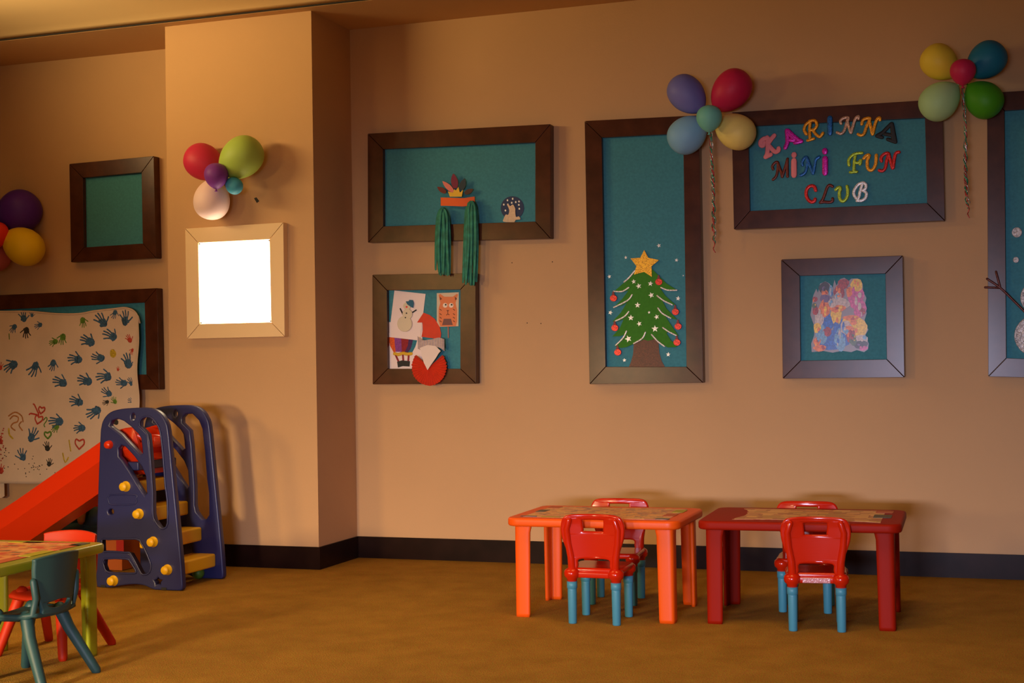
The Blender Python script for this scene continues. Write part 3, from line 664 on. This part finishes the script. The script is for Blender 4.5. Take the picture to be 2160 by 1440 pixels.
def paint(name, mt, lines, rcrop):
    """lines in sheet-crop points, following the folds of the cloth"""
    pths = []
    for ln in lines:
        q = smoothp(ln, 3, closed=False) if len(ln) > 2 else list(ln)
        if len(q) == 1: q = [q[0], (q[0][0]+1, q[0][1])]
        pp = []
        for p in CC(q):
            w_ = at(*p, YC); pp.append(Vector((w_.x, cw(w_.x, w_.z)-.0025, w_.z))-sheet.location)
        pths.append(pp)
    s = (at(1, 0, YC)-at(0, 0, YC)).length/3.272
    return link(name, tube_mesh(pths, rcrop*s, flat=.0014/(rcrop*s), nseg=6), mt, sheet)
def hand(x, y, ang, size, mt, missing=(), flip=1):
    """ang: direction the middle finger points (degrees, picture, 0 = right, 90 = up)"""
    a = math.radians(ang); s = size
    def pt(u, v):   # u along fingers, v across
        v *= flip
        return (x+(u*math.cos(a)+v*math.sin(a))*s, y+(-u*math.sin(a)+v*math.cos(a))*s)
    lines = [[pt(-.32, -.12), pt(.12, -.22)], [pt(-.36, .02), pt(.16, 0)], [pt(-.30, .15), pt(.12, .2)], [pt(-.2, -.2), pt(-.2, .22)]]
    paint('handprint', mt, lines, .20*s)
    f = [((.15, -.28), (.62, -.58)), ((.22, -.1), (.95, -.22)), ((.24, .08), (1.02, .08)), ((.18, .24), (.85, .40)), ((-.2, .28), (.22, .78))]
    paint('handprint', mt, [[pt(*p0), pt((p0[0]+p1[0])/2, (p0[1]+p1[1])/2+.03), pt(*p1)] for k, (p0, p1) in enumerate(f) if k not in missing], .078*s)
S = 66
for h_ in ((705,195,120,S,M_pb),(785,130,250,40,M_pb),(862,180,95,S,M_pb),(625,330,155,S,M_pb),(772,295,150,S,M_pb),(90,490,215,S,M_pb),(235,500,245,S+5,M_pb),(370,480,250,50,M_pb),
    (540,450,175,S,M_pb),(695,440,165,55,M_pb),(885,475,105,S,M_pb),(430,610,165,S,M_pb),(605,600,165,S,M_pb),(735,570,185,S,M_pb),(848,612,170,52,M_pb),(745,685,140,50,M_pb),(545,745,165,S,M_pb),
    (665,805,215,S,M_pb),(405,880,180,S,M_pb),(570,925,185,55,M_pb),(215,985,65,S,M_pb),(155,1120,100,55,M_pb),(160,165,100,50,M_pb),(270,215,200,38,M_pb),(180,255,270,48,M_pk),(100,230,240,40,M_pb),
    (905,615,120,40,M_pb),(910,745,140,34,M_pb),(440,300,260,48,M_pg),(385,330,200,42,M_pg),(575,185,280,45,M_pg),(790,740,120,34,M_pg),(895,315,120,38,M_pr),(918,390,250,30,M_pr),(325,1060,100,42,M_pk),(335,1170,80,36,M_pk),
    (10,1010,120,44,M_pr),(15,1215,100,44,M_pr),(812,520,90,20,M_pr),(800,880,120,42,M_pk),(735,745,200,30,M_pk),(215,145,90,26,M_pb),(390,920,230,40,M_pg),(5,505,90,36,M_pr)):
    hand(*h_, flip=random.choice((1, -1)))
heart = lambda x, y, s, a=0: [(x+s*(p*math.cos(a)-q_*math.sin(a)), y+s*(p*math.sin(a)+q_*math.cos(a))) for p, q_ in ((0, 1), (-.8, .1), (-.7, -.7), (-.1, -.5), (.1, -.55), (.7, -.8), (.85, 0), (.1, .95))]
paint('painted_heart', M_pr, [heart(265,865,32,.3)], 6); paint('painted_heart', M_pr, [heart(558,1030,38,.1)], 6); paint('painted_heart', M_pg, [heart(330,970,26)], 6)
paint('painted_butterfly', M_pr, [heart(285,800,26,.2), [(265,830),(235,770),(225,760)], [(255,835),(210,825),(200,830)], [(265,820),(265,850)]], 6)
paint('painted_face', M_py, [[(775,395),(790,410),(785,425),(768,422),(764,402)]], 14); paint('painted_face_mark', M_pk, [[(770,400),(770,408)], [(784,400),(784,408)], [(768,420),(778,427),(788,420)]], 2.5)
paint('painted_squiggle', M_po, [[(80,860),(100,840),(130,850),(125,880),(100,890),(85,915),(110,940)], [(150,880),(135,905),(155,940)], [(70,840),(110,815),(150,840),(160,880)]], 5)
paint('painted_squiggle', M_py, [[(70,930),(75,970),(95,995)], [(480,1010),(490,1080)], [(430,1100),(445,1160),(470,1130)]], 6)
paint('painted_squiggle', M_pg, [[(300,870),(320,850),(325,870),(305,900),(310,915)], [(65,275),(68,310)]], 4)
sp_l = [[(random.gauss(220, 60), random.gauss(1200, 35))] for _ in range(26)] + [[(random.gauss(35, 25), random.gauss(1120, 60))] for _ in range(14)]
o = paint('paint_specks', M_pk, sp_l, 3.5); o['kind'] = 'stuff'
o = paint('paint_specks', M_pr, [[(random.gauss(15, 12), random.gauss(1080, 70))] for _ in range(30)], 5); o['kind'] = 'stuff'

# ------------------------------------------------------------------ plastic materials
M_orp = mat('plastic_orange', (.88, .105, .005), .4, spec=.3); M_rdp = mat('plastic_red', (.32, .011, .002), .5, spec=.10)
M_rch = mat('plastic_red_glossy', (.58, .016, .002), .2, coat=.3, spec=.4); M_tl = mat('plastic_teal', (.060, .28, .37), .45)
M_grp = mat('plastic_green', (.33, .36, .012), .35, coat=.3); M_nav = mat('plastic_navy', (.022, .027, .115), .36)
M_yel = mat('plastic_yellow', (.85, .48, .010), .4); M_slide = mat('plastic_slide_red', (.74, .035, .004), .28, coat=.2)
M_tlc = mat('plastic_dark_teal', (.018, .066, .066), .5); M_rdm = mat('plastic_red_shell', (.50, .024, .004), .5, spec=.25)
def print_mat(name, cols, sc, dark=1.0):
    m = D.materials.new(name); m.use_nodes = True; nt = m.node_tree; b = nt.nodes['Principled BSDF']; b.inputs['Roughness'].default_value = .45
    tc = nt.nodes.new('ShaderNodeTexCoord'); mp = nt.nodes.new('ShaderNodeMapping'); mp.inputs['Scale'].default_value = (sc, sc*1.3, 1)
    vo = nt.nodes.new('ShaderNodeTexVoronoi'); vo.distance = 'CHEBYCHEV'; vo.inputs['Scale'].default_value = 1; vo.inputs['Randomness'].default_value = .75
    sp_ = nt.nodes.new('ShaderNodeSeparateColor'); r = nt.nodes.new('ShaderNodeValToRGB'); r.color_ramp.interpolation = 'CONSTANT'
    els = r.color_ramp.elements; els[0].color = (*cols[0], 1); els[1].position = 1/len(cols); els[1].color = (*cols[1], 1)
    for i, c in enumerate(cols[2:]): e = els.new((i+2)/len(cols)); e.color = (*c, 1)
    nt.links.new(tc.outputs['Object'], mp.inputs[0]); nt.links.new(mp.outputs[0], vo.inputs['Vector']); nt.links.new(vo.outputs['Color'], sp_.inputs[0]); nt.links.new(sp_.outputs[0], r.inputs[0])
    nt.links.new(r.outputs[0], b.inputs['Base Color'])
    return m
PC = ((.90,.48,.22),(.78,.34,.20),(.95,.56,.26),(.62,.28,.20),(.90,.45,.18),(.45,.24,.24),(.85,.42,.22),(.66,.40,.22))
M_prt1 = print_mat('print_sheet_orange_table', PC, 26)
M_prt2 = print_mat('print_sheet_red_table', ((.80,.46,.20),(.60,.28,.15),(.74,.38,.17),(.50,.20,.11),(.85,.50,.23),(.58,.33,.14)), 13)
M_prt3 = print_mat('print_sheet_green_table', ((.80,.34,.14),(.62,.10,.06),(.78,.36,.12),(.60,.20,.10),(.80,.44,.20),(.30,.16,.10),(.70,.26,.10)), 22)

def rrect(x0, x1, y0, y1, r, n=6):
    out = []
    for cx_, cy_, a0 in ((x1-r, y1-r, 0), (x0+r, y1-r, 90), (x0+r, y0+r, 180), (x1-r, y0+r, 270)):
        for k in range(n+1):
            a = math.radians(a0+90*k/n); out.append((cx_+r*math.cos(a), cy_+r*math.sin(a)))
    return out
ROTX = Matrix(((1,0,0,0),(0,0,-1,0),(0,1,0,0),(0,0,0,1))).inverted()
def flat_plate(name, mt, loop, z0, z1, parent, bevel=0.0):
    me = plate_mesh([loop], (z1-z0)/2, bevel, 3); me.transform(ROTX)
    o = link(name, me, mt, parent, loc=(0, 0, (z0+z1)/2))
    if bevel:
        for p in me.polygons: p.use_smooth = len(p.vertices) == 4
    return o
def table(x0, x1, y0, y1, H, mt, mp, label, group, chips=(), ragged=False, rz=0.0, along='x'):
    t = empty('kids_table', ((x0+x1)/2, (y0+y1)/2, 0), rz); tag(t, label, 'table', group)
    hx, hy = (x1-x0)/2, (y1-y0)/2
    flat_plate('table_top', mt, rrect(-hx, hx, -hy, hy, .075, 8), H-.05, H, t, bevel=.014)
    fx, fy = hx-.085, hy-.075
    lp = rrect(-fx, fx, -fy, fy, .02, 3)
    if ragged:
        lp = []; random.seed(4)
        n = 40
        base_ = [(-fx+.10+2*(fx-.10)*k/n, -fy) for k in range(n)] + [(fx, -fy+2*fy*k/14) for k in range(14)] + [(fx-2*(fx-.08)*k/n, fy) for k in range(n)] + [(-fx+.08, fy-2*fy*k/14) for k in range(14)]
        for i, (a, b) in enumerate(base_):
            jx = random.uniform(0, .02); 
            if i < n: b += .03+.05*math.sin(math.pi*i/n*.9+.3)*random.uniform(.5, 1)
            if i >= n+14+n: a += .05*abs(math.sin((i-n*2-14)/14*3.1))+jx
            if n <= i < n+14: a -= .03
            lp.append((a, b))
    flat_plate('table_print', mp, lp, H, H+.0012, t)
    for (a, b, w_, d_, c) in chips:
        flat_plate('print_patch', mat('chip_%d_%d_%d' % tuple(int(q*100) for q in c), c, .5), rrect(a*fx-w_/2, a*fx+w_/2, b*fy-d_/2, b*fy+d_/2, .006, 2), H+.0012, H+.0024, t)
    # channel-section legs
    for sx in (-1, 1):
        for sy_ in (-1, 1):
            W_ = .088; th = .012
            prof = [(0, 0), (W_, 0), (W_, .018), (W_-.01, .03), (th+.012, .034), (.034, th+.012), (.03, W_-.01), (.018, W_), (0, W_)]
            prof = smoothp([(0.004, .004), (.045, -.003), (W_, 0), (W_, .02), (.06, .028), (.03, .03), (.028, .06), (.02, W_), (0, W_), (-.003, .045)], 3)
            bm = bmesh.new(); rings = []
            for z, k in ((0, .92), (.02, .95), (H*.55, 1.0), (H-.09, 1.03), (H-.05, 1.13), (H-.045, 1.13)):
                rings.append([bm.verts.new((-sx*(p[0]*k) + sx*.0, -sy_*(p[1]*k), z)) for p in prof])
            for a, b in zip(rings, rings[1:]):
                for i in range(len(prof)): bm.faces.new((a[i], a[(i+1) % len(prof)], b[(i+1) % len(prof)], b[i]))
            bm.faces.new(rings[0]); bm.faces.new(rings[-1])
            o = bmesh_obj('leg', bm, mt, t, smooth=False); o.location = (sx*(hx-.045), sy_*(hy-.045), 0)
            for p in o.data.polygons: p.use_smooth = len(p.vertices) == 4
    return t
YG, GR, RD, BL = (.45,.40,.02), (.10,.10,.09), (.55,.12,.05), (.10,.13,.16)
TG = 'low plastic play tables'
TH = .585
def corner_table(fl, fr, rr, *a, **k):  # front-left, front-right, rear-right picture points of the top
    p, q, r = atz(*fl, TH), atz(*fr, TH), atz(*rr, TH)
    y0 = (p.y+q.y)/2; return table(p.x, q.x, y0, max(r.y, y0+.6), TH, *a, **k)
table(-2.775, -1.735, 7.76, 8.50, TH, M_orp, M_prt1, 'orange plastic kids table with printed top, left of the red table', TG,
      chips=((-.93,-.9,.10,.03,BL),(-.6,-.97,.12,.03,YG),(-.2,-.97,.2,.02,YG),(.93,-.9,.08,.05,BL),(.93,-.2,.07,.14,RD),(.95,.5,.07,.14,YG),(-.95,.1,.06,.12,GR),(-.92,.8,.08,.1,RD)))
table(-1.655, -.535, 7.83, 8.60, TH, M_rdp, M_prt2, 'dark red plastic kids table with worn print, rightmost table', TG, ragged=True,
      chips=((.93,.0,.10,.16,GR),(.93,.75,.10,.12,RD)), rz=math.radians(1.5))
table(-5.155, -4.43, 5.05, 6.26, TH, M_grp, M_prt3, 'lime green rimmed kids table with colourful print at lower left', TG,
      chips=((.92,.93,.06,.12,GR),(.9,.7,.07,.2,RD),(.9,-.2,.07,.22,RD),(.9,.25,.07,.2,YG),(.92,-.55,.07,.14,GR),(.2,.97,.3,.04,RD),(-.3,.97,.2,.04,YG)), rz=math.radians(3))

# ------------------------------------------------------------------ red chairs with teal legs
def chair_a():
    t = empty('kids_chair', (0, 0, 0))
    # local frame: back at y=0 facing -y (seen from behind), seat towards +y
    outl = smoothp([(-.125,.30),(-.13,.36),(-.150,.42),(-.172,.49),(-.178,.55),(-.165,.60),(-.13,.622),(-.05,.627),(.05,.627),(.13,.622),(.165,.60),(.178,.55),(.172,.49),(.150,.42),(.13,.36),(.125,.30),(.10,.30),(.088,.33),(.082,.365),(0,.368),(-.082,.365),(-.088,.33),(-.10,.30)], 4)
    hole = smoothp([(-.058,.535),(-.062,.585),(-.05,.592),(.05,.592),(.062,.585),(.058,.535),(.05,.528),(-.05,.528)], 3)
    me = plate_mesh([[(a*1.06, b) for a, b in outl], hole], .014, .010, 3)
    bm = bmesh.new(); bm.from_mesh(me)
    bmesh.ops.subdivide_edges(bm, edges=[e for e in bm.edges if e.calc_length() > .04], cuts=3, use_grid_fill=False)
    bmesh.ops.triangulate(bm, faces=[f for f in bm.faces if len(f.verts) > 4])
    for v in bm.verts:  # posts bulge back, centre dips forward, top leans back
        x, z = v.co.x, v.co.z
        v.co.y += .018*math.cos(x/.178*math.pi*.5)**2*1.2 - .05*max(0, z-.36)*1.0 - .10*max(0, z-.57)
    bm.to_mesh(me); bm.free()
    o = link('backrest', me, M_rch, t)
    for p in me.polygons: p.use_smooth = True
    for sx in (-1, 1):   # rounded posts running down into the ball joints
        pth = [(sx*.128, 0, .30), (sx*.132, -.004, .38), (sx*.146, -.010, .46), (sx*.152, -.018, .54), (sx*.135, -.026, .592)]
        link('back_post', tube_mesh([pth], .023, nseg=14, taper=lambda u: 1-.25*u), M_rch, t)
    seat = flat_plate('seat', M_rch, rrect(-.165, .165, .0, .31, .05, 6), .285, .318, t, bevel=.012)
    boxo('seat_rail', M_rch, -.11, .11, -.012, .012, .262, .296, t, bevel=.008)
    for sx in (-1, 1):
        for y in (0, .275):
            x = sx*.13
            lathe('joint', [(0, .235), (.028, .236), (.030, .256), (.043, .268), (.046, .285), (.043, .302), (.028, .314), (0, .318)], M_rch, t, n=20, loc=(x, y, 0))
            lg = lathe('leg', [(0, 0), (.022, 0), (.024, .004), (.0265, .19), (.0265, .204), (0, .204)], M_tl, t, n=20, loc=(x, y, 0))
            lathe('leg_collar', [(.0265, .200), (.0300, .202), (.0300, .240), (.02, .243), (0, .243)], M_tl, lg, n=20)
    return t
GCH = 'red chairs with teal legs at the right tables'
c0 = chair_a(); c0.location = (-2.215, 7.69, 0); c0.rotation_euler.z = 0
tag(c0, 'glossy red kids chair with teal legs in front of the orange table', 'chair', GCH)
c1 = copy_tree(c0); c1.location = (-.978, 7.79, 0); c1.rotation_euler.z = math.radians(7); c1['label'] = 'glossy red kids chair with teal legs in front of the dark red table'
c2 = copy_tree(c0); c2.location = (-2.30, 8.60, 0); c2.rotation_euler.z = math.radians(184); c2['label'] = 'red kids chair behind the orange table, only its top rail above the top'
c3 = copy_tree(c0); c3.location = (-1.13, 8.62, 0); c3.rotation_euler.z = math.radians(183); c3['label'] = 'red kids chair behind the dark red table, with taped leg'
M_foilt = mat('foil_tape', (.75, .72, .70), .25, metal=.8, bump=.6, bscale=120)
lathe('foil_tape', [(.0272, .195), (.0305, .196), (.0305, .238), (.0272, .239)], M_foilt, c3, n=20, loc=(.13, 0, 0))
bm = bmesh.new(); box(bm, -.075, .075, -.0145, .0145, .264, .293); bmesh_obj('clear_tape', bm, mat('tape_shiny', (.62, .25, .25), .15, coat=.8, bump=.5, bscale=60), c1, bevel=.003)

# ------------------------------------------------------------------ one-piece shell chairs
def chair_b(mt):
    t = empty('kids_chair', (0, 0, 0))
    # faces +y; back plate at y=-.16, seat z .33
    outl = smoothp([(-.11,.36),(-.135,.42),(-.158,.50),(-.165,.585),(-.150,.61),(0,.622),(.150,.61),(.165,.585),(.158,.50),(.135,.42),(.11,.36),(.10,.335),(.0,.33),(-.10,.335)], 4)
    hole = smoothp([(-.085,.385),(-.05,.392),(0,.396),(.05,.392),(.085,.385),(.06,.365),(0,.358),(-.06,.365)], 3)
    me = plate_mesh([outl, hole], .011, .006, 2)
    bm = bmesh.new(); bm.from_mesh(me)
    bmesh.ops.subdivide_edges(bm, edges=[e for e in bm.edges if e.calc_length() > .04], cuts=4)
    bmesh.ops.triangulate(bm, faces=[f for f in bm.faces if len(f.verts) > 4])
    for v in bm.verts: v.co.y += -.155 + 1.6*v.co.x**2 - .12*(v.co.z-.36) 
    bm.to_mesh(me); bm.free(); o = link('backrest', me, mt, t)
    for p in me.polygons: p.use_smooth = True
    # dished seat
    bm = bmesh.new(); G = []
    for i in range(13):
        row = []
        for j in range(13):
            u, v = i/12*2-1, j/12*2-1; r = 1-.06*(u*u)*(v*v)
            row.append(bm.verts.new((.165*u*r, .02+.165*v*r, .325+.012*u*u+(.012 if v < -.8 else 0)-(.02*max(0, v-.7)/.3))))
        G.append(row)
    for i in range(12):
        for j in range(12): bm.faces.new((G[i][j], G[i+1][j], G[i+1][j+1], G[i][j+1]))
    so_ = bmesh_obj('seat', bm, mt, t, smooth=True); s_ = so_.modifiers.new('s', 'SOLIDIFY'); s_.thickness = .018
    for sx in (-1, 1):
        for sy_, y1, x1 in ((-1, -.215, .205), (1, .205, .205)):
            pth = [(sx*.125, .02+sy_*.085, .325), (sx*.148, .02+sy_*.12, .23), (sx*x1, y1, .012)]
            pth = [Vector(pth[0]).lerp(Vector(pth[1]), k/4) for k in range(4)]+[Vector(pth[1]).lerp(Vector(pth[2]), k/5) for k in range(6)]
            link('leg', tube_mesh([pth], .030, nseg=12, taper=lambda u: 1.1-.3*u), mt, t)
        link('side_arm', tube_mesh([[(sx*.15, .10, .318), (sx*.150, -.04, .322), (sx*.150, -.12, .345), (sx*.150, -.14, .42), (sx*.160, -.135, .50)]], .017, flat=1, nseg=10), mt, t)
    return t
GSH = 'one piece plastic chairs at the green table'
b0 = chair_b(M_tlc); b0.location = (-4.47, 5.66, 0); b0.rotation_euler.z = math.radians(90)
tag(b0, 'dark teal one piece plastic chair at right side of the green table', 'chair', GSH)
b1 = chair_b(M_rdm); b1.location = (-4.80, 6.26, 0); b1.rotation_euler.z = math.radians(180)
tag(b1, 'red one piece plastic chair behind the green table', 'chair', GSH)

# ------------------------------------------------------------------ slide
SY0, SY1 = 8.14, 8.66        # front faces of near and far side panels
PT = .05
sl = empty('play_slide', (at(295, 1240, SY0).x, SY0, 0)); tag(sl, 'navy and red plastic children slide with yellow steps beside the column', 'slide')
outer = [(204,1237),(202.7,1160),(206,1044),(210.6,927),(212.7,901),(218,884),(232,869),(256,862),(296,859.5),(320,861.5),(337,870),(348,886),(354.5,907),(361,971),(369.6,1058),(378.3,1146),(384,1219),(382,1245),(355,1246),(326,1244),(305,1235),(282,1232),(253,1235),(224,1240)]
H1 = [(231,897),(235,886.5),(248,883),(261,888),(276,899.6),(290.4,914),(297,924.4),(299,940),(300.6,956),(295.5,959),(273,934.6),(255.4,915.6),(236.5,901.8)]
H2 = [(250.3,962),(249.6,945),(255.4,938),(264,942),(281.7,961),(299,984),(307,1004.6),(309.4,1040),(305,1045),(287.5,1017.7),(273,993),(258,971)]
H3 = [(295,899),(294.8,888),(302,879.5),(316.7,879),(331,893.8),(338.5,912.7),(344.4,966.7),(348.8,1025),(353,1055),(353.6,1103),(346.7,1114),(337.5,1113),(325.3,1096),(322.2,1082),(322,1040),(319,996),(316,952),(312,916)]
H4 = circ(280.5, 879, 4.0, 8, n=12); H5 = circ(233.6, 1079, 6, n=12); H8 = circ(230, 918, 3, n=8)
H6 = [(215,1138),(229,1137),(287,1136),(297.8,1145.4),(306,1160),(313,1176),(318.4,1192),(315,1207),(305.4,1212),(297.8,1209),(288,1190),(274.9,1167),(267,1165),(229,1162.5),(216,1162)]
H7 = [(220,1178),(266,1178),(274,1183.6),(281,1194),(287,1205),(282.5,1208.8),(255,1208.5),(233.6,1208),(223,1203),(219,1192)]
HS = star_pts(333, 1226, 9, 0, .6)
loops = [P(outer, SY0)] + [P(h_, SY0) for h_ in (H1, H2, H3, H4, H5, H6, H7, HS)]
loops[0] = smoothp(loops[0], 3)
loops[0] = [(x, max(.002, z)) for x, z in loops[0]]
bx_ = sl.location.x
me = plate_mesh([[(x-bx_, z) for x, z in lp] for lp in loops], PT/2, .009, 2)
for p in me.polygons: p.use_smooth = len(p.vertices) == 4
pn = link('side_panel', me, M_nav, sl, loc=(0, PT/2, 0))
pn2 = pn.copy(); COL.objects.link(pn2); pn2.parent = sl; pn2.location = (0, SY1-SY0+PT/2, 0)
# raised rims of the openings and the plate on the front panel
def rim(pts, name='panel_rim', r=.007):
    q = P(smoothp(pts, 2), SY0); q = q+q[:1]
    link(name, tube_mesh([[Vector((x-bx_, -.001, z)) for x, z in q]], r, flat=.6, nseg=6), M_nav, sl)
for h_ in (H3, H6, H7): rim([(x, y) for x, y in h_])
lg = [(231,1044),(286,1043),(287,1050),(285,1063),(236,1064),(230,1058)]
rim(lg, r=.005)
# yellow pegs
pegs = [(262,1026),(290,1084),(320,1143),(350,1202),(236,1225)]
for x, y in pegs:
    p = at(x, y, SY0-.02)
    lathe('peg', [(0, -.045), (.026, -.043), (.029, -.038), (.029, -.006), (.036, -.004), (.036, .02), (0, .02)], M_yel, sl, n=20, loc=(p.x-bx_, 0, p.z), rot=(-math.pi/2, 0, 0))
p = at(227, 938, SY0-.02)
lathe('red_peg', [(0, -.035), (.022, -.033), (.025, -.028), (.030, -.004), (.034, .02), (0, .02)], M_slide, sl, n=16, loc=(p.x-bx_, 0, p.z), rot=(-math.pi/2, 0, 0))
# steps
for (x, yt, yb) in ((454.7,1167,1190),(425.5,1111,1135),(397,1056,1080),(369.6,1003,1024)):
    a = at(x, yt, SY1); b = at(x, yb+5, SY1)
    boxo('step', M_yel, a.x-bx_-.20, a.x-bx_, PT-.005, SY1-SY0+.005, b.z, a.z, sl, bevel=.014, segs=3)
# chute
def chute():
    # path (x, z) of the channel floor relative to world
    path = [(-5.60, .86), (-5.66, .86), (-5.74, .85), (-5.82, .82), (-6.0, .715), (-6.3, .54), (-6.74, .285), (-7.05, .14), (-7.3, .075), (-7.6, .05)]
    path = smoothp(path, 4, closed=False)
    yc = (SY0+PT+SY1)/2; hw = (SY1-SY0-PT)/2-.008
    bm = bmesh.new(); rings = []
    N = len(path)
    for i, (x, z) in enumerate(path):
        k = min(1, i/4); hgt = .235*(.35+.65*math.sin(k*math.pi/2)) ; hgt *= 1 - .45*max(0, (i-(N-10))/10)
        w2 = hw
        prof = [(-w2+.05, hgt), (-w2+.032, hgt-.008), (-w2+.028, hgt-.03), (-w2-.002, hgt*.36), (-w2+.11, -.095), (w2-.11, -.095), (w2+.002, hgt*.36), (w2-.028, hgt-.03), (w2-.032, hgt-.008), (w2-.05, hgt), (w2-.062, hgt-.012), (w2-.06, .04), (w2-.09, 0), (-w2+.09, 0), (-w2+.06, .04), (-w2+.062, hgt-.012)]
        rings.append([bm.verts.new((x-bx_, yc-SY0+p[0], z+p[1])) for p in prof])
    n = 16
    for a, b in zip(rings, rings[1:]):
        for k in range(n): bm.faces.new((a[k], a[(k+1) % n], b[(k+1) % n], b[k]))
    bm.faces.new(rings[0]); bm.faces.new(rings[-1][::-1])
    o = bmesh_obj('chute', bm, M_slide, sl, smooth=True)
    return o
ch = chute()
md = ch.modifiers.new('e', 'EDGE_SPLIT'); md.split_angle = math.radians(24)
boxo('platform', M_nav, -5.85-bx_, -5.58-bx_, PT, SY1-SY0, .80, .86, sl, bevel=.01)
# red rounded grab rail at the top of the chute
yc = (SY0+PT+SY1)/2-SY0
xe = at(336, 948, (SY0+PT+SY1)/2).x
gr = [Vector((xe+a-bx_, yc+b, c)) for a, b, c in ((-.20, -.17, 1.035), (-.07, -.155, 1.01), (-.01, -.09, .995), (0, 0, .99), (-.01, .09, .995), (-.07, .155, 1.01), (-.20, .17, 1.035))]
link('grab_rail', tube_mesh([gr], .045, flat=1.0, nseg=12), M_slide, sl)
for s in (0, 1): boxo('foot_notch', M_blk, at(218+s*128, 1238, SY0).x-bx_-.02, at(218+s*128, 1238, SY0).x-bx_+.02, -.003, .01, .004, .020, sl)

# green ball under the steps
p = atz(414, 1222, 0); r = .043
bm = bmesh.new(); bmesh.ops.create_uvsphere(bm, u_segments=24, v_segments=16, radius=r)
tag(bmesh_obj('ball', bm, mat('ball_green', (.10, .22, .02), .5), smooth=True, loc=(p.x, p.y+.03, r)), 'small green plastic ball under the lowest slide step', 'ball')

# ------------------------------------------------------------------ toys behind the slide
rt = empty('ride_on_toy', (at(165, 1150, 9.25).x, 9.25, 0)); tag(rt, 'dark teal ride-on toy with tan leg, half hidden behind the slide', 'toy')
def blob(name, mt, c, r3, parent, Yc=9.25):
    q = at(*c, Yc); bm = bmesh.new(); bmesh.ops.create_uvsphere(bm, u_segments=24, v_segments=16, radius=1)
    bmesh.ops.scale(bm, vec=r3, verts=bm.verts)
    o = bmesh_obj(name, bm, mt, parent, smooth=True); o.location = q - parent.location; return o
M_dk = mat('toy_dark_teal', (.012, .040, .065), .5); M_tan = mat('toy_tan', (.42, .17, .06), .7)
blob('toy_body', M_dk, (140,1090), (.13, .10, .13), rt); blob('toy_body', M_dk, (206,1095), (.13, .10, .13), rt)
boxo('toy_base', M_dk, -.26, .30, -.10, .10, .02, .30, rt, bevel=.03)
q = [at(175,1052,9.12), at(173,1075,9.12), at(171,1098,9.12)]
link('toy_leg', tube_mesh([[v-rt.location for v in q]], .032, nseg=12, taper=lambda u: 1.2-.3*u), M_tan, rt)
link('toy_handle', tube_mesh([[at(196,1046,9.1)-rt.location, at(215,1045,9.1)-rt.location]], .017, nseg=10), M_yel, rt)
link('toy_handle', tube_mesh([[at(186,1058,9.1)-rt.location, at(196,1064,9.1)-rt.location, at(215,1063,9.1)-rt.location]], .017, nseg=10), M_slide, rt)
q0, q1 = at(205,1137,9.0), at(287,1166,9.0)
cr_ = empty('toy_crate', ((q0.x+q1.x)/2, 9.0, 0)); tag(cr_, 'orange and red toy crate seen through the lower slide opening', 'crate')
hw_ = (q1.x-q0.x)/2
M_crt = mat('crate_orange', (.45, .10, .015), .5)
bm = bmesh.new(); z1 = q0.z+.02
for (a, b, c, d) in ((-hw_-.04, hw_-.02, -.15, -.135), (-hw_-.04, hw_-.02, .135, .15), (-hw_-.04, -hw_-.025, -.135, .135), (hw_-.035, hw_-.02, -.135, .135)): box(bm, a, b, c, d, .004, z1)
box(bm, -hw_-.025, hw_-.035, -.135, .135, .004, .02)
bmesh_obj('crate_body', bm, M_crt, cr_)
boxo('crate_end', mat('crate_red', (.40, .01, .01), .5), hw_-.065, hw_+.0, -.156, -.1505, z1-.12, z1, cr_)
